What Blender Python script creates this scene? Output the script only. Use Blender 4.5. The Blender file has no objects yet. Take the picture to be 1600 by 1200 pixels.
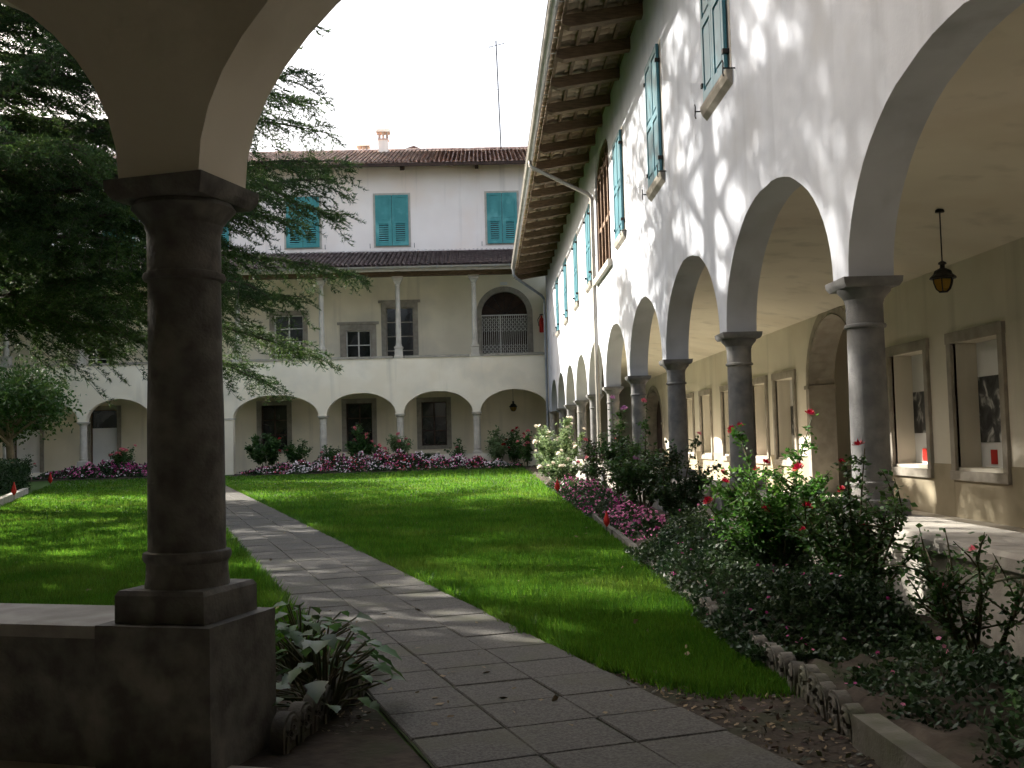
import bpy, math, random
import numpy as np
from mathutils import Vector, Matrix
R = math.radians
random.seed(7); RNG = np.random.default_rng(11)
S = bpy.context.scene
COL = S.collection

# ------------------------------------------------------------------ camera
EYE = 1.16
YAW, PITCH, ROLL, FPX = 0.0252, 0.0529, 0.0268, 1650.0
cd = bpy.data.cameras.new('camera'); cam = bpy.data.objects.new('camera', cd); COL.objects.link(cam)
cd.sensor_width = 36.0; cd.lens = 36.0 * FPX / 1600.0; cd.clip_start = 0.05; cd.clip_end = 1500
fw = Vector((math.sin(YAW)*math.cos(PITCH), math.cos(YAW)*math.cos(PITCH), math.sin(PITCH)))
rt = Vector((math.cos(YAW), -math.sin(YAW), 0)); up = rt.cross(fw)
r2 = rt*math.cos(ROLL) - up*math.sin(ROLL); u2 = up*math.cos(ROLL) + rt*math.sin(ROLL)
M = Matrix((r2, u2, -fw)).transposed().to_4x4(); M.translation = (0, 0, EYE)
cam.matrix_world = M; S.camera = cam

# ------------------------------------------------------------------ sky, sun, exposure
SUN = Vector((-0.70, 0.49, 0.52)).normalized()
W = bpy.data.worlds.new('World'); S.world = W; W.use_nodes = True
wn = W.node_tree.nodes; wl_ = W.node_tree.links
sky = wn.new('ShaderNodeTexSky'); sky.sky_type = 'NISHITA'; sky.sun_disc = False
sky.sun_elevation = math.asin(SUN.z); sky.sun_rotation = math.atan2(SUN.x, SUN.y)
sky.air_density = 1.0; sky.dust_density = 10.0; sky.ozone_density = 1.0; sky.altitude = 100
bg = wn['Background']; bg.inputs['Strength'].default_value = 0.11
veil = wn.new('ShaderNodeMix'); veil.data_type = 'RGBA'; veil.inputs[0].default_value = 0.3; veil.inputs[7].default_value = (5.6, 5.9, 6.4, 1)   # thin even haze over the blue
wl_.new(sky.outputs[0], veil.inputs[6]); wl_.new(veil.outputs[2], bg.inputs[0])
sl = bpy.data.lights.new('sun', 'SUN'); sl.energy = 5.0; sl.angle = R(0.55); sl.color = (1.0, 0.94, 0.84)
so = bpy.data.objects.new('sun', sl); COL.objects.link(so)
so.rotation_euler = SUN.to_track_quat('Z', 'Y').to_euler(); so.location = (-30, 15, 30)
S.view_settings.view_transform = 'Standard'; S.view_settings.look = 'None'
S.view_settings.gamma = 1.0; S.view_settings.use_curve_mapping = False
S.view_settings.exposure = 1.75
S.cycles.max_bounces = 4; S.cycles.diffuse_bounces = 4; S.cycles.glossy_bounces = 1; S.cycles.transmission_bounces = 3
S.cycles.use_adaptive_sampling = True; S.cycles.adaptive_threshold = 0.03
S.cycles.caustics_reflective = False; S.cycles.caustics_refractive = False

# ------------------------------------------------------------------ materials
def nodes(m):
    m.use_nodes = True; return m.node_tree.nodes, m.node_tree.links
def mat(name, c1, c2=None, rough=0.85, scale=4.0, bump=0.0, bscale=60.0, c3=None, s3=0.6, streak=False,
        island=0.0, trans=0.0, spec=0.3, metal=0.0, squash=None, lo=0.35, hi=0.65):
    m = bpy.data.materials.new(name); n, l = nodes(m); b = n['Principled BSDF']
    b.inputs['Roughness'].default_value = rough; b.inputs['Metallic'].default_value = metal
    b.inputs['Specular IOR Level'].default_value = spec
    g = n.new('ShaderNodeNewGeometry'); pos = g.outputs['Position']
    def noise(sc, vec=pos, det=(1 if trans > 0 else 3)):
        t = n.new('ShaderNodeTexNoise'); t.inputs['Scale'].default_value = sc; t.inputs['Detail'].default_value = det
        l.new(vec, t.inputs['Vector']); return t.outputs['Fac']
    def ramp(src, a, bb):
        r = n.new('ShaderNodeMapRange'); r.inputs[1].default_value = a; r.inputs[2].default_value = bb
        l.new(src, r.inputs[0]); return r.outputs[0]
    def mix(f, a, bb):
        x = n.new('ShaderNodeMix'); x.data_type = 'RGBA'
        if isinstance(f, float): x.inputs[0].default_value = f
        else: l.new(f, x.inputs[0])
        for i, v in ((6, a), (7, bb)):
            if isinstance(v, tuple): x.inputs[i].default_value = (*v, 1)
            else: l.new(v, x.inputs[i])
        return x.outputs[2]
    vec = pos
    if squash:
        mp = n.new('ShaderNodeVectorMath'); mp.operation = 'MULTIPLY'; mp.inputs[1].default_value = squash
        l.new(pos, mp.inputs[0]); vec = mp.outputs[0]
    col = c1
    if c2: col = mix(ramp(noise(scale, vec), lo, hi), c1, c2)
    if c3: col = mix(ramp(noise(s3, vec, 1 if trans > 0 else 5), 0.52, 0.72), col, c3)
    if streak:
        mp = n.new('ShaderNodeVectorMath'); mp.operation = 'MULTIPLY'; mp.inputs[1].default_value = (1.6, 1.6, 0.12)
        l.new(pos, mp.inputs[0])
        dk = tuple(v*0.64 for v in c1)
        col = mix(ramp(noise(1.4, mp.outputs[0], 4), 0.55, 0.85), col, dk)
    if island > 0:
        hsv = n.new('ShaderNodeHueSaturation')
        if isinstance(col, tuple): hsv.inputs['Color'].default_value = (*col, 1)
        else: l.new(col, hsv.inputs['Color'])
        mr = n.new('ShaderNodeMapRange'); mr.inputs[3].default_value = 1-island; mr.inputs[4].default_value = 1+island
        l.new(g.outputs['Random Per Island'], mr.inputs[0]); l.new(mr.outputs[0], hsv.inputs['Value'])
        mh = n.new('ShaderNodeMapRange'); mh.inputs[3].default_value = 0.5-island*0.05; mh.inputs[4].default_value = 0.5+island*0.05
        mm = n.new('ShaderNodeMath'); mm.operation = 'MULTIPLY'; mm.inputs[1].default_value = 7.31
        fr = n.new('ShaderNodeMath'); fr.operation = 'FRACT'
        l.new(g.outputs['Random Per Island'], mm.inputs[0]); l.new(mm.outputs[0], fr.inputs[0]); l.new(fr.outputs[0], mh.inputs[0])
        l.new(mh.outputs[0], hsv.inputs['Hue']); col = hsv.outputs[0]
    if isinstance(col, tuple): b.inputs['Base Color'].default_value = (*col, 1)
    else: l.new(col, b.inputs['Base Color'])
    if bump:
        bp = n.new('ShaderNodeBump'); bp.inputs['Strength'].default_value = bump; bp.inputs['Distance'].default_value = 0.006
        l.new(noise(bscale, vec, 3), bp.inputs['Height']); l.new(bp.outputs[0], b.inputs['Normal'])
    if trans > 0:
        t = n.new('ShaderNodeBsdfTranslucent'); ms = n.new('ShaderNodeMixShader'); ms.inputs[0].default_value = trans
        if isinstance(col, tuple): t.inputs[0].default_value = (*col, 1)
        else:
            tb = n.new('ShaderNodeHueSaturation'); tb.inputs['Value'].default_value = 1.5; tb.inputs['Hue'].default_value = 0.485
            l.new(col, tb.inputs['Color']); l.new(tb.outputs[0], t.inputs[0])
        l.new(b.outputs[0], ms.inputs[1]); l.new(t.outputs[0], ms.inputs[2]); l.new(ms.outputs[0], n['Material Output'].inputs[0])
    return m
MT = {}
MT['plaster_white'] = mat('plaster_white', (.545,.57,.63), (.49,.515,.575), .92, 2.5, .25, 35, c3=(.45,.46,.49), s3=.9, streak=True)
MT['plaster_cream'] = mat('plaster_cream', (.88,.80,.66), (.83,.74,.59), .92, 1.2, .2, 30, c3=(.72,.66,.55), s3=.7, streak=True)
MT['plaster_ochre'] = mat('plaster_ochre', (.86,.79,.63), (.80,.73,.57), .92, 1.0, .15, 30, c3=(.70,.65,.53), s3=.6, streak=True)
MT['plaster_pink'] = mat('plaster_pink', (.93,.865,.80), (.89,.82,.755), .92, .8, .15, 30, c3=(.88,.76,.66), s3=.35, streak=True)
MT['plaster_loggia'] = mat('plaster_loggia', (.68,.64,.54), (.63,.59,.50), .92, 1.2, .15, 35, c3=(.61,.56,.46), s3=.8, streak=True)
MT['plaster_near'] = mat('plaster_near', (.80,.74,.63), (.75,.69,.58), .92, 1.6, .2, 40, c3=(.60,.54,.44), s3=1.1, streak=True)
MT['dado'] = mat('dado', (.36,.31,.22), (.30,.26,.18), .9, 3, .2, 40)
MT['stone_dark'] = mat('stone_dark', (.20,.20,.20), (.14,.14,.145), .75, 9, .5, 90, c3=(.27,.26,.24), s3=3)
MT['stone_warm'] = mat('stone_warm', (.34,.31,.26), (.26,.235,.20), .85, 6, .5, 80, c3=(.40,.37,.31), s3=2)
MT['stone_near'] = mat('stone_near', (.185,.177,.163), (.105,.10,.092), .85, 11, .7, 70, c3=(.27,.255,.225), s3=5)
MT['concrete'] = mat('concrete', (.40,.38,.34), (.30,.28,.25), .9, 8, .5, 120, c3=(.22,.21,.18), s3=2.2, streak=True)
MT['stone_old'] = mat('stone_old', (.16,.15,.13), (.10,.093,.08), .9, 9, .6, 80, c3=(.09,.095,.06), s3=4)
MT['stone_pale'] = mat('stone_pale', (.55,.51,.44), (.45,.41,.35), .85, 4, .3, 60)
MT['slab'] = mat('slab', (.12,.115,.104), (.058,.055,.049), .85, 90, .5, 130, c3=(.085,.085,.06), s3=2.3, island=.16)
MT['soil'] = mat('soil', (.035,.026,.018), (.058,.045,.032), .95, 14, .9, 30, c3=(.03,.035,.015), s3=3)
MT['moss'] = mat('moss', (.045,.075,.018), (.055,.05,.03), .95, 12, .6, 60)
MT['lawn'] = mat('lawn', (.035,.08,.012), (.055,.10,.018), .9, 6, .6, 40)
MT['grass'] = mat('grass', (.040,.125,.009), (.062,.165,.014), .55, 1.1, island=.35, c3=(.085,.165,.02), s3=.7, trans=.5, spec=.25)
MT['wood'] = mat('wood', (.17,.11,.063), (.09,.058,.034), .8, 3, .4, 30, squash=(2,14,14))
MT['wood_dark'] = mat('wood_dark', (.06,.035,.025), (.035,.02,.015), .7, 3, .3, 30)
MT['wood_brown'] = mat('wood_brown', (.20,.12,.07), (.13,.075,.045), .6, 5)
MT['tile'] = mat('tile', (.58,.45,.37), (.34,.25,.21), .9, 5, .4, 40, c3=(.62,.57,.50), s3=2.5, island=.45)
MT['tile_dark'] = mat('tile_dark', (.20,.15,.135), (.11,.085,.08), .9, 5, .4, 40, c3=(.19,.165,.14), s3=2.5, island=.4)
MT['tile_pale'] = mat('tile_pale', (.46,.35,.24), (.32,.23,.155), .9, 5, .3, 40, island=.3)
MT['gutter'] = mat('gutter', (.46,.44,.40), (.36,.34,.31), .45, 3, metal=.35, spec=.5)
MT['pipe'] = mat('pipe', (.35,.36,.38), (.27,.28,.30), .5, 3, metal=.3)
MT['teal'] = mat('teal', (.065,.29,.29), (.05,.24,.245), .5, 2, .1, 40, c3=(.13,.40,.40), s3=1.5)
MT['teal_blue'] = mat('teal_blue', (.045,.18,.225), (.035,.145,.185), .4, 2, .1, 40, spec=.5)
MT['iron'] = mat('iron', (.02,.02,.02), (.035,.03,.028), .5, 20, metal=.4)
MT['glass'] = mat('glass', (.012,.013,.015), (.02,.02,.022), .12, 1, spec=.6)
MT['amber'] = mat('amber', (.42,.28,.05), (.34,.21,.03), .25, 3, trans=.5)
MT['white_metal'] = mat('white_metal', (.75,.74,.70), (.65,.64,.6), .5, 4)
MT['red'] = mat('red', (.55,.03,.02), (.45,.02,.015), .45, 4)
MT['white_panel'] = mat('white_panel', (.78,.78,.77), (.74,.74,.73), .6, 3)
MT['floor'] = mat('floor', (.50,.46,.39), (.42,.38,.32), .7, 3, .2, 40)
MT['bark'] = mat('bark', (.07,.052,.04), (.035,.027,.022), .95, 9, .9, 25)
MT['bark_pale'] = mat('bark_pale', (.26,.20,.12), (.18,.135,.085), .9, 9, .6, 25)
MT['cedar'] = mat('cedar', (.020,.048,.013), (.045,.085,.018), .6, 1.2, island=.45, trans=.32, spec=.3)
MT['leaf_tree'] = mat('leaf_tree', (.035,.085,.018), (.06,.12,.025), .5, 1.5, island=.35, trans=.35)
MT['leaf_hedge'] = mat('leaf_hedge', (.018,.045,.015), (.03,.065,.02), .5, 3, island=.35, trans=.2)
MT['leaf_rose'] = mat('leaf_rose', (.032,.085,.020), (.055,.125,.030), .42, 3, island=.35, trans=.35, spec=.45)
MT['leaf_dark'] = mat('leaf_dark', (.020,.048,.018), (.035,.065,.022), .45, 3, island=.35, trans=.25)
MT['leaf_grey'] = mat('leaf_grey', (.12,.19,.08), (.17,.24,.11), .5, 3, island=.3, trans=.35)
MT['leaf_sunlit'] = mat('leaf_sunlit', (.045,.14,.02), (.07,.17,.03), .45, 3, island=.25, trans=.4)  # rose leaf in sun: the light is put into a brighter green
MT['leaf_bronze'] = mat('leaf_bronze', (.06,.025,.02), (.04,.05,.02), .5, 5, island=.3, trans=.2)
MT['stem'] = mat('stem', (.05,.07,.025), (.08,.06,.03), .7, 10)
MT['rose_red'] = mat('rose_red', (.42,.008,.02), (.30,.004,.012), .5, 8, island=.2, trans=.2)
MT['rose_pink'] = mat('rose_pink', (.72,.22,.25), (.62,.15,.20), .5, 8, island=.2, trans=.25)
MT['rose_white'] = mat('rose_white', (.80,.74,.66), (.74,.66,.56), .5, 8, island=.1, trans=.25)
MT['rose_mauve'] = mat('rose_mauve', (.55,.25,.48), (.45,.20,.40), .5, 8, island=.2, trans=.25)
MT['petal_white'] = mat('petal_white', (.78,.70,.72), None, .6, island=.12, trans=.2)
MT['petal_pink'] = mat('petal_pink', (.66,.22,.38), None, .6, island=.25, trans=.2)
MT['petal_magenta'] = mat('petal_magenta', (.40,.04,.20), None, .6, island=.3, trans=.2)
MT['petal_red'] = mat('petal_red', (.50,.05,.07), None, .6, island=.25, trans=.2)

def print_mat(seed):
    """black and white photograph: tonal blotches printed on paper"""
    m = bpy.data.materials.new('photo_print'); n, l = nodes(m); b = n['Principled BSDF']; b.inputs['Roughness'].default_value = .5
    g = n.new('ShaderNodeNewGeometry'); mp = n.new('ShaderNodeVectorMath'); mp.operation = 'ADD'; mp.inputs[1].default_value = (seed*3.1, seed*1.7, seed)
    l.new(g.outputs['Position'], mp.inputs[0])
    t = n.new('ShaderNodeTexNoise'); t.inputs['Scale'].default_value = 4.5; t.inputs['Detail'].default_value = 6; t.inputs['Distortion'].default_value = .8
    l.new(mp.outputs[0], t.inputs['Vector'])
    r = n.new('ShaderNodeValToRGB'); e = r.color_ramp.elements
    e[0].position = .38; e[0].color = (.02,.02,.02,1); e[1].position = .68; e[1].color = (.6,.6,.58,1)
    k = e.new(.54); k.color = (.08,.08,.08,1)
    l.new(t.outputs['Fac'], r.inputs[0]); l.new(r.outputs[0], b.inputs['Base Color']); return m

# ------------------------------------------------------------------ mesh helpers
WL = {}
def link(o, parent, loc, rz=0.0):
    COL.objects.link(o); loc = Vector(loc)
    if parent is not None:
        o.parent = parent; o.location = loc - WL[parent.name]
    else: o.location = loc
    if rz: o.rotation_euler = (0, 0, rz)
    WL[o.name] = loc; return o
def tag(o, label=None, cat=None, group=None, kind=None):
    if label: o['label'] = label
    if cat: o['category'] = cat
    if group: o['group'] = group
    if kind: o['kind'] = kind
    return o
def thing(name, label, cat, loc=(0,0,0), group=None):
    o = bpy.data.objects.new(name, None); o.empty_display_size = .2
    link(o, None, loc); return tag(o, label, cat, group)
def inst(name, mesh, parent, loc, rz=0.0):
    return link(bpy.data.objects.new(name, mesh), parent, loc, rz)
class MB:
    def __init__(s): s.v = []; s.f = []; s.m = []
    def add(s, vs, fs, mi=0):
        o = len(s.v); s.v += [tuple(p) for p in vs]; s.f += [tuple(i+o for i in f) for f in fs]; s.m += [mi]*len(fs)
    def box(s, x0, x1, y0, y1, z0, z1, mi=0):
        s.add([(x0,y0,z0),(x1,y0,z0),(x1,y1,z0),(x0,y1,z0),(x0,y0,z1),(x1,y0,z1),(x1,y1,z1),(x0,y1,z1)],
              [(3,2,1,0),(4,5,6,7),(0,1,5,4),(1,2,6,5),(2,3,7,6),(3,0,4,7)], mi)
    def bar(s, p, q, w, h, mi=0, upv=(0,0,1)):
        p = Vector(p); q = Vector(q); d = (q-p).normalized(); a = d.cross(Vector(upv))
        if a.length < 1e-4: a = d.cross(Vector((1,0,0)))
        a.normalize(); b = a.cross(d); a *= w/2; b *= h/2
        vs = [p-a-b, p+a-b, p+a+b, p-a+b, q-a-b, q+a-b, q+a+b, q-a+b]
        s.add(vs, [(3,2,1,0),(4,5,6,7),(0,1,5,4),(1,2,6,5),(2,3,7,6),(3,0,4,7)], mi)
    def tube(s, pts, rad, n=8, mi=0, cap=True):
        pts = [Vector(p) for p in pts]; N = len(pts)
        rad = rad if hasattr(rad, '__len__') else [rad]*N
        o = len(s.v); ref = Vector((0,0,1)) if abs((pts[-1]-pts[0]).normalized().z) < .9 else Vector((1,0,0))
        for i, p in enumerate(pts):
            d = (pts[min(i+1,N-1)]-pts[max(i-1,0)]).normalized(); a = d.cross(ref).normalized(); b = d.cross(a)
            for k in range(n):
                t = 2*math.pi*k/n; s.v.append(tuple(p + (a*math.cos(t)+b*math.sin(t))*rad[i]))
        for i in range(N-1):
            for k in range(n):
                k2 = (k+1) % n; s.f.append((o+i*n+k, o+i*n+k2, o+(i+1)*n+k2, o+(i+1)*n+k)); s.m.append(mi)
        if cap:
            s.f.append(tuple(o+k for k in range(n))[::-1]); s.f.append(tuple(o+(N-1)*n+k for k in range(n))); s.m += [mi, mi]
    def lathe(s, prof, c=(0,0,0), n=24, mi=0):
        o = len(s.v); N = len(prof)
        for r, z in prof:
            for k in range(n):
                t = 2*math.pi*k/n; s.v.append((c[0]+r*math.cos(t), c[1]+r*math.sin(t), c[2]+z))
        for i in range(N-1):
            for k in range(n):
                k2 = (k+1) % n; s.f.append((o+i*n+k, o+i*n+k2, o+(i+1)*n+k2, o+(i+1)*n+k)); s.m.append(mi)
        s.f.append(tuple(o+k for k in range(n))[::-1]); s.f.append(tuple(o+(N-1)*n+k for k in range(n))); s.m += [mi, mi]
    def sqlathe(s, prof, c=(0,0,0), mi=0):
        """square stack: prof of (half width, z)"""
        o = len(s.v); N = len(prof)
        for r, z in prof:
            for sx, sy in ((-1,-1),(1,-1),(1,1),(-1,1)): s.v.append((c[0]+sx*r, c[1]+sy*r, c[2]+z))
        for i in range(N-1):
            for k in range(4):
                k2 = (k+1) % 4; s.f.append((o+i*4+k, o+i*4+k2, o+(i+1)*4+k2, o+(i+1)*4+k)); s.m.append(mi)
        s.f.append((o+3,o+2,o+1,o)); s.f.append(tuple(o+(N-1)*4+k for k in range(4))); s.m += [mi, mi]
    def mesh(s, name, mats, smooth=False):
        me = bpy.data.meshes.new(name); me.from_pydata(s.v, [], s.f)
        for m in (mats if isinstance(mats, (list, tuple)) else [mats]): me.materials.append(MT[m] if isinstance(m, str) else m)
        me.polygons.foreach_set('material_index', s.m)
        if smooth:
            me.polygons.foreach_set('use_smooth', [True]*len(me.polygons))
            try: me.set_sharp_from_angle(angle=R(40))
            except Exception: pass
        me.update(); return me
    def weld(s):
        key = {}; idx = []; nv = []
        for p in s.v:
            k = (round(p[0],4), round(p[1],4), round(p[2],4))
            if k not in key: key[k] = len(nv); nv.append(p)
            idx.append(key[k])
        fs = []; ms = []
        for f, m in zip(s.f, s.m):
            g = []
            for i in f:
                if idx[i] not in g: g.append(idx[i])
            if len(g) > 2: fs.append(tuple(g)); ms.append(m)
        s.v, s.f, s.m = nv, fs, ms; return s
    def obj(s, name, mats, parent=None, loc=(0,0,0), rz=0.0, smooth=False):
        return inst(name, s.mesh(name, mats, smooth), parent, loc, rz)
def np_mesh(name, V, F, mats, mi=None):
    """V (n,3), F (m,k) -> mesh, quick"""
    me = bpy.data.meshes.new(name); k = F.shape[1]
    me.vertices.add(len(V)); me.vertices.foreach_set('co', np.ascontiguousarray(V, np.float32).ravel())
    me.loops.add(F.size); me.loops.foreach_set('vertex_index', np.ascontiguousarray(F, np.int32).ravel())
    me.polygons.add(len(F)); me.polygons.foreach_set('loop_start', np.arange(len(F), dtype=np.int32)*k)
    for m in (mats if isinstance(mats, (list, tuple)) else [mats]): me.materials.append(MT[m])
    if mi is not None: me.polygons.foreach_set('material_index', np.ascontiguousarray(mi, np.int32))
    me.update(calc_edges=True); return me
def unit(a): return a/np.maximum(np.linalg.norm(a, axis=-1, keepdims=True), 1e-9)
def leaves(P, D, N, L, Wd):
    """pointed four-sided leaves: base P, direction D, normal N, length L, width Wd -> V, F"""
    P = np.asarray(P); n = len(P); L = np.broadcast_to(L, n)[:,None]; Wd = np.broadcast_to(Wd, n)[:,None]
    D = unit(D); side = unit(np.cross(D, N)); nn = unit(np.cross(side, D))
    V = np.stack([P, P+D*L*.45+side*Wd*.5-nn*L*.06, P+D*L-nn*L*.12, P+D*L*.45-side*Wd*.5-nn*L*.06], 1).reshape(-1,3)
    F = np.arange(n*4).reshape(n,4); return V, F
def rdir(n, zb=0.0):
    d = RNG.normal(size=(n,3)); d[:,2] += zb; return unit(d)

def holed_wall(u0, u1, z0, z1, holes, thick, fmap, mb=None, mi=0, soffit_mi=None):
    """wall in (u,z) with arched or square openings right through; hole=(ua,ub,zb,zs,rise); fmap(u,d,z)->xyz; d=0 front"""
    mb = mb or MB(); us = {u0, u1}; sm = mi if soffit_mi is None else soffit_mi
    for ua, ub, zb, zs, rise in holes:
        us |= {ua, ub}
        if rise > 0:
            for k in range(1, 28):
                us.add((ua+ub)/2 - (ub-ua)/2*math.cos(math.pi*k/28))
    us = sorted(u for u in us if u0-1e-6 <= u <= u1+1e-6)
    def top(h, u):
        ua, ub, zb, zs, rise = h
        x = (u-(ua+ub)/2)/((ub-ua)/2); k = math.sqrt(max(0, 1-x*x)); return zs + rise*k + (k*.007*(math.sin(u*5.3+zs)+.6*math.sin(u*11.7+ua)) if rise else 0)
    def quad(a, b, c, d, m=mi): mb.add([fmap(*a), fmap(*b), fmap(*c), fmap(*d)], [(0,1,2,3)], m)
    for a, b in zip(us[:-1], us[1:]):
        if b-a < 1e-6: continue
        mid = (a+b)/2
        hs = sorted([h for h in holes if h[0] < mid < h[1]], key=lambda h: h[2])
        la = lb = z0
        for h in hs:
            if h[2] > max(la, z0)+1e-6 or h[2] > z0:
                quad((a,0,la),(b,0,lb),(b,0,h[2]),(a,0,h[2])); quad((b,thick,lb),(a,thick,la),(a,thick,h[2]),(b,thick,h[2]))
                quad((a,0,h[2]),(b,0,h[2]),(b,thick,h[2]),(a,thick,h[2]), sm)
            la, lb = top(h, a), top(h, b)
            quad((a,0,la),(a,thick,la),(b,thick,lb),(b,0,lb), sm)
        quad((a,0,la),(b,0,lb),(b,0,z1),(a,0,z1)); quad((b,thick,lb),(a,thick,la),(a,thick,z1),(b,thick,z1))
    for h in holes:
        zb = max(h[2], z0)
        if h[3]-zb < 1e-5: continue
        for u in h[:2]: quad((u,0,zb),(u,thick,zb),(u,thick,h[3]),(u,0,h[3]), sm)
    for u in (u0, u1): quad((u,0,z0),(u,thick,z0),(u,thick,z1),(u,0,z1))
    quad((u0,0,z1),(u1,0,z1),(u1,thick,z1),(u0,thick,z1))
    return mb

def column_meshes(tag_, h, r, ms, ab=.222, pl=.205):
    """short cloister column: square abacus with hollow bell, astragal ring, slightly swelling shaft, drum and plinth"""
    a = MB(); a.sqlathe([(ab-.024,h-.072),(ab-.014,h-.058),(ab-.004,h-.04),(ab,h)]); a.lathe([(r*1.0,h-.21),(r*1.0,h-.185),(r*1.06,h-.165),(r*1.05,h-.155),(r*1.2,h-.125),(r*1.42,h-.092),(ab-.025,h-.0725)], n=28)
    b = MB(); b.lathe([(r*1.0,h-.21),(r*1.0,h-.335),(r*1.10,h-.34),(r*1.13,h-.352),(r*1.10,h-.365),(r*.985,h-.37),(r*1.0,h-.7),(r*1.03,h*.45),(r*1.04,.25)], n=32)
    b2 = MB(); b2.lathe([(r*1.04,.25),(r*1.16,.245),(r*1.19,.23),(r*1.16,.215),(r*1.09,.205),(r*1.10,.15),(r*1.14,.115)], n=32)
    p = MB(); p.sqlathe([(pl,0),(pl,.10),(pl-.01,.117)])
    return [('capital', a.mesh('capital_'+tag_, ms, True)), ('shaft', b.mesh('shaft_'+tag_, ms, True)),
            ('base_ring', b2.mesh('base_ring_'+tag_, ms, True)), ('plinth', p.mesh('plinth_'+tag_, ms))]
def place_column(parts, parent, loc, rz=0.0):
    root = inst('column', parts[1][1], parent, loc, rz)
    for nm, me in parts:
        if nm == 'shaft': continue
        inst(nm, me, root, loc)
    return root

# ================================================================== GROUND
g = MB(); g.add([(-150,-150,0),(150,-150,0),(150,150,0),(-150,150,0)], [(0,1,2,3)])
tag(g.obj('lawn_ground', 'lawn'), kind='structure')
TH = R(17.4); PD = Vector((-math.sin(TH), math.cos(TH), 0)); PS = Vector((math.cos(TH), math.sin(TH), 0))   # path direction, sideways
PO = Vector((-0.05, 7.12, 0)) - PS*0.5775      # a point of the path's centre line
def path_uv(x, y):
    dx = x-PO.x; dy = y-PO.y; return dx*PD.x+dy*PD.y, dx*PS.x+dy*PS.y
def pw(a, s, z=0.0): q = PO + PD*a + PS*s; return (q.x, q.y, z)
path = MB(); path.add([pw(-5.2,-.583,.017), pw(-5.2,.583,.017), pw(39.5,.583,.017), pw(39.5,-.583,.017)], [(0,1,2,3)])
path = tag(path.obj('garden_path', 'moss'), kind='structure')
PITCHS = .385; n_sl = 0; far_slabs = MB(); slab_meshes = []
for k in range(6):
    m = MB(); e = .1893; c = [random.uniform(-.002,.002) for _ in range(8)]; t = .028
    b = [(-e+c[0],-e+c[1]),(e+c[2],-e+c[3]),(e+c[4],e+c[5]),(-e+c[6],e+c[7])]
    m.add([(x,y,-.03) for x,y in b]+[(x,y,t-.006) for x,y in b]+[(x*.975,y*.975,t) for x,y in b],
          [(0,1,5,4),(1,2,6,5),(2,3,7,6),(3,0,4,7),(4,5,9,8),(5,6,10,9),(6,7,11,10),(7,4,8,11),(8,9,10,11)])
    slab_meshes.append(m.mesh('paving_slab', 'slab'))
for row in range(114):
    a = -4.9 + row*PITCHS
    for j in (-1,0,1):
        s_ = j*PITCHS + random.uniform(-.004,.004)
        p = pw(a + random.uniform(-.006,.006), s_, random.uniform(-.002,.002))
        if n_sl < 297:
            o = inst('paving_slab', random.choice(slab_meshes), path, p, TH + random.choice((0,math.pi/2,math.pi)) + R(random.uniform(-.3,.3)))
            o.rotation_euler.x = R(random.uniform(-.2,.2)); n_sl += 1
        else:
            q = [pw(a+i*.187, s_+k*.187) for i, k in ((-1,-1),(-1,1),(1,1),(1,-1))]
            far_slabs.add([(x,y,-.02) for x,y,_ in q]+[(x,y,.028) for x,y,_ in q], [(4,5,6,7),(0,1,5,4),(1,2,6,5),(2,3,7,6),(3,0,4,7)])
tag(far_slabs.obj('far_paving', 'slab', path), kind='stuff')

def soil_sheet(name, x0, x1, y0, y1, nx, ny, amp, base=.012):
    xs = np.linspace(x0,x1,nx); ys = np.linspace(y0,y1,ny); X, Y = np.meshgrid(xs,ys,indexing='ij')
    Z = base + amp*(.5+.5*np.sin(X*7.3+Y*3.1)*np.sin(Y*5.7-X*2.2)) + RNG.random(X.shape)*amp
    Z[0,:] = Z[-1,:] = base; Z[:,0] = Z[:,-1] = base
    V = np.stack([X,Y,Z],-1).reshape(-1,3); i = np.arange((nx-1)*(ny-1)); a = (i//(ny-1))*ny + i%(ny-1)
    o = inst(name, np_mesh(name, V, np.stack([a,a+ny,a+ny+1,a+1],1), 'soil'), None, (0,0,0)); return tag(o, kind='structure')
soil_sheet('flower_bed', 1.45, 2.60, 3.2, 44.0, 14, 400, .05)
soil_sheet('far_flower_bed', -10.2, 1.44, 42.4, 45.3, 120, 24, .05)
soil_sheet('left_flower_bed', -21, -11.4, 43.0, 45.2, 90, 14, .05)
d = MB(); d.add([(.95,3.0,.006),(1.44,3.0,.006),(1.44,5.2,.006),(1.0,5.6,.006),(.25,7.0,.006),(.25,5.9,.006),(.72,4.6,.006)], [(0,1,2,3,4,5,6)])
d.add([(-1.3,3.0,.006),(0.05,3.0,.006),(-.36,4.2,.006),(-.62,5.0,.006),(-.95,6.1,.006),(-1.35,6.0,.006)], [(0,1,2,3,4,5)])
tag(d.obj('bare_earth', 'soil'), kind='structure')

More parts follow.
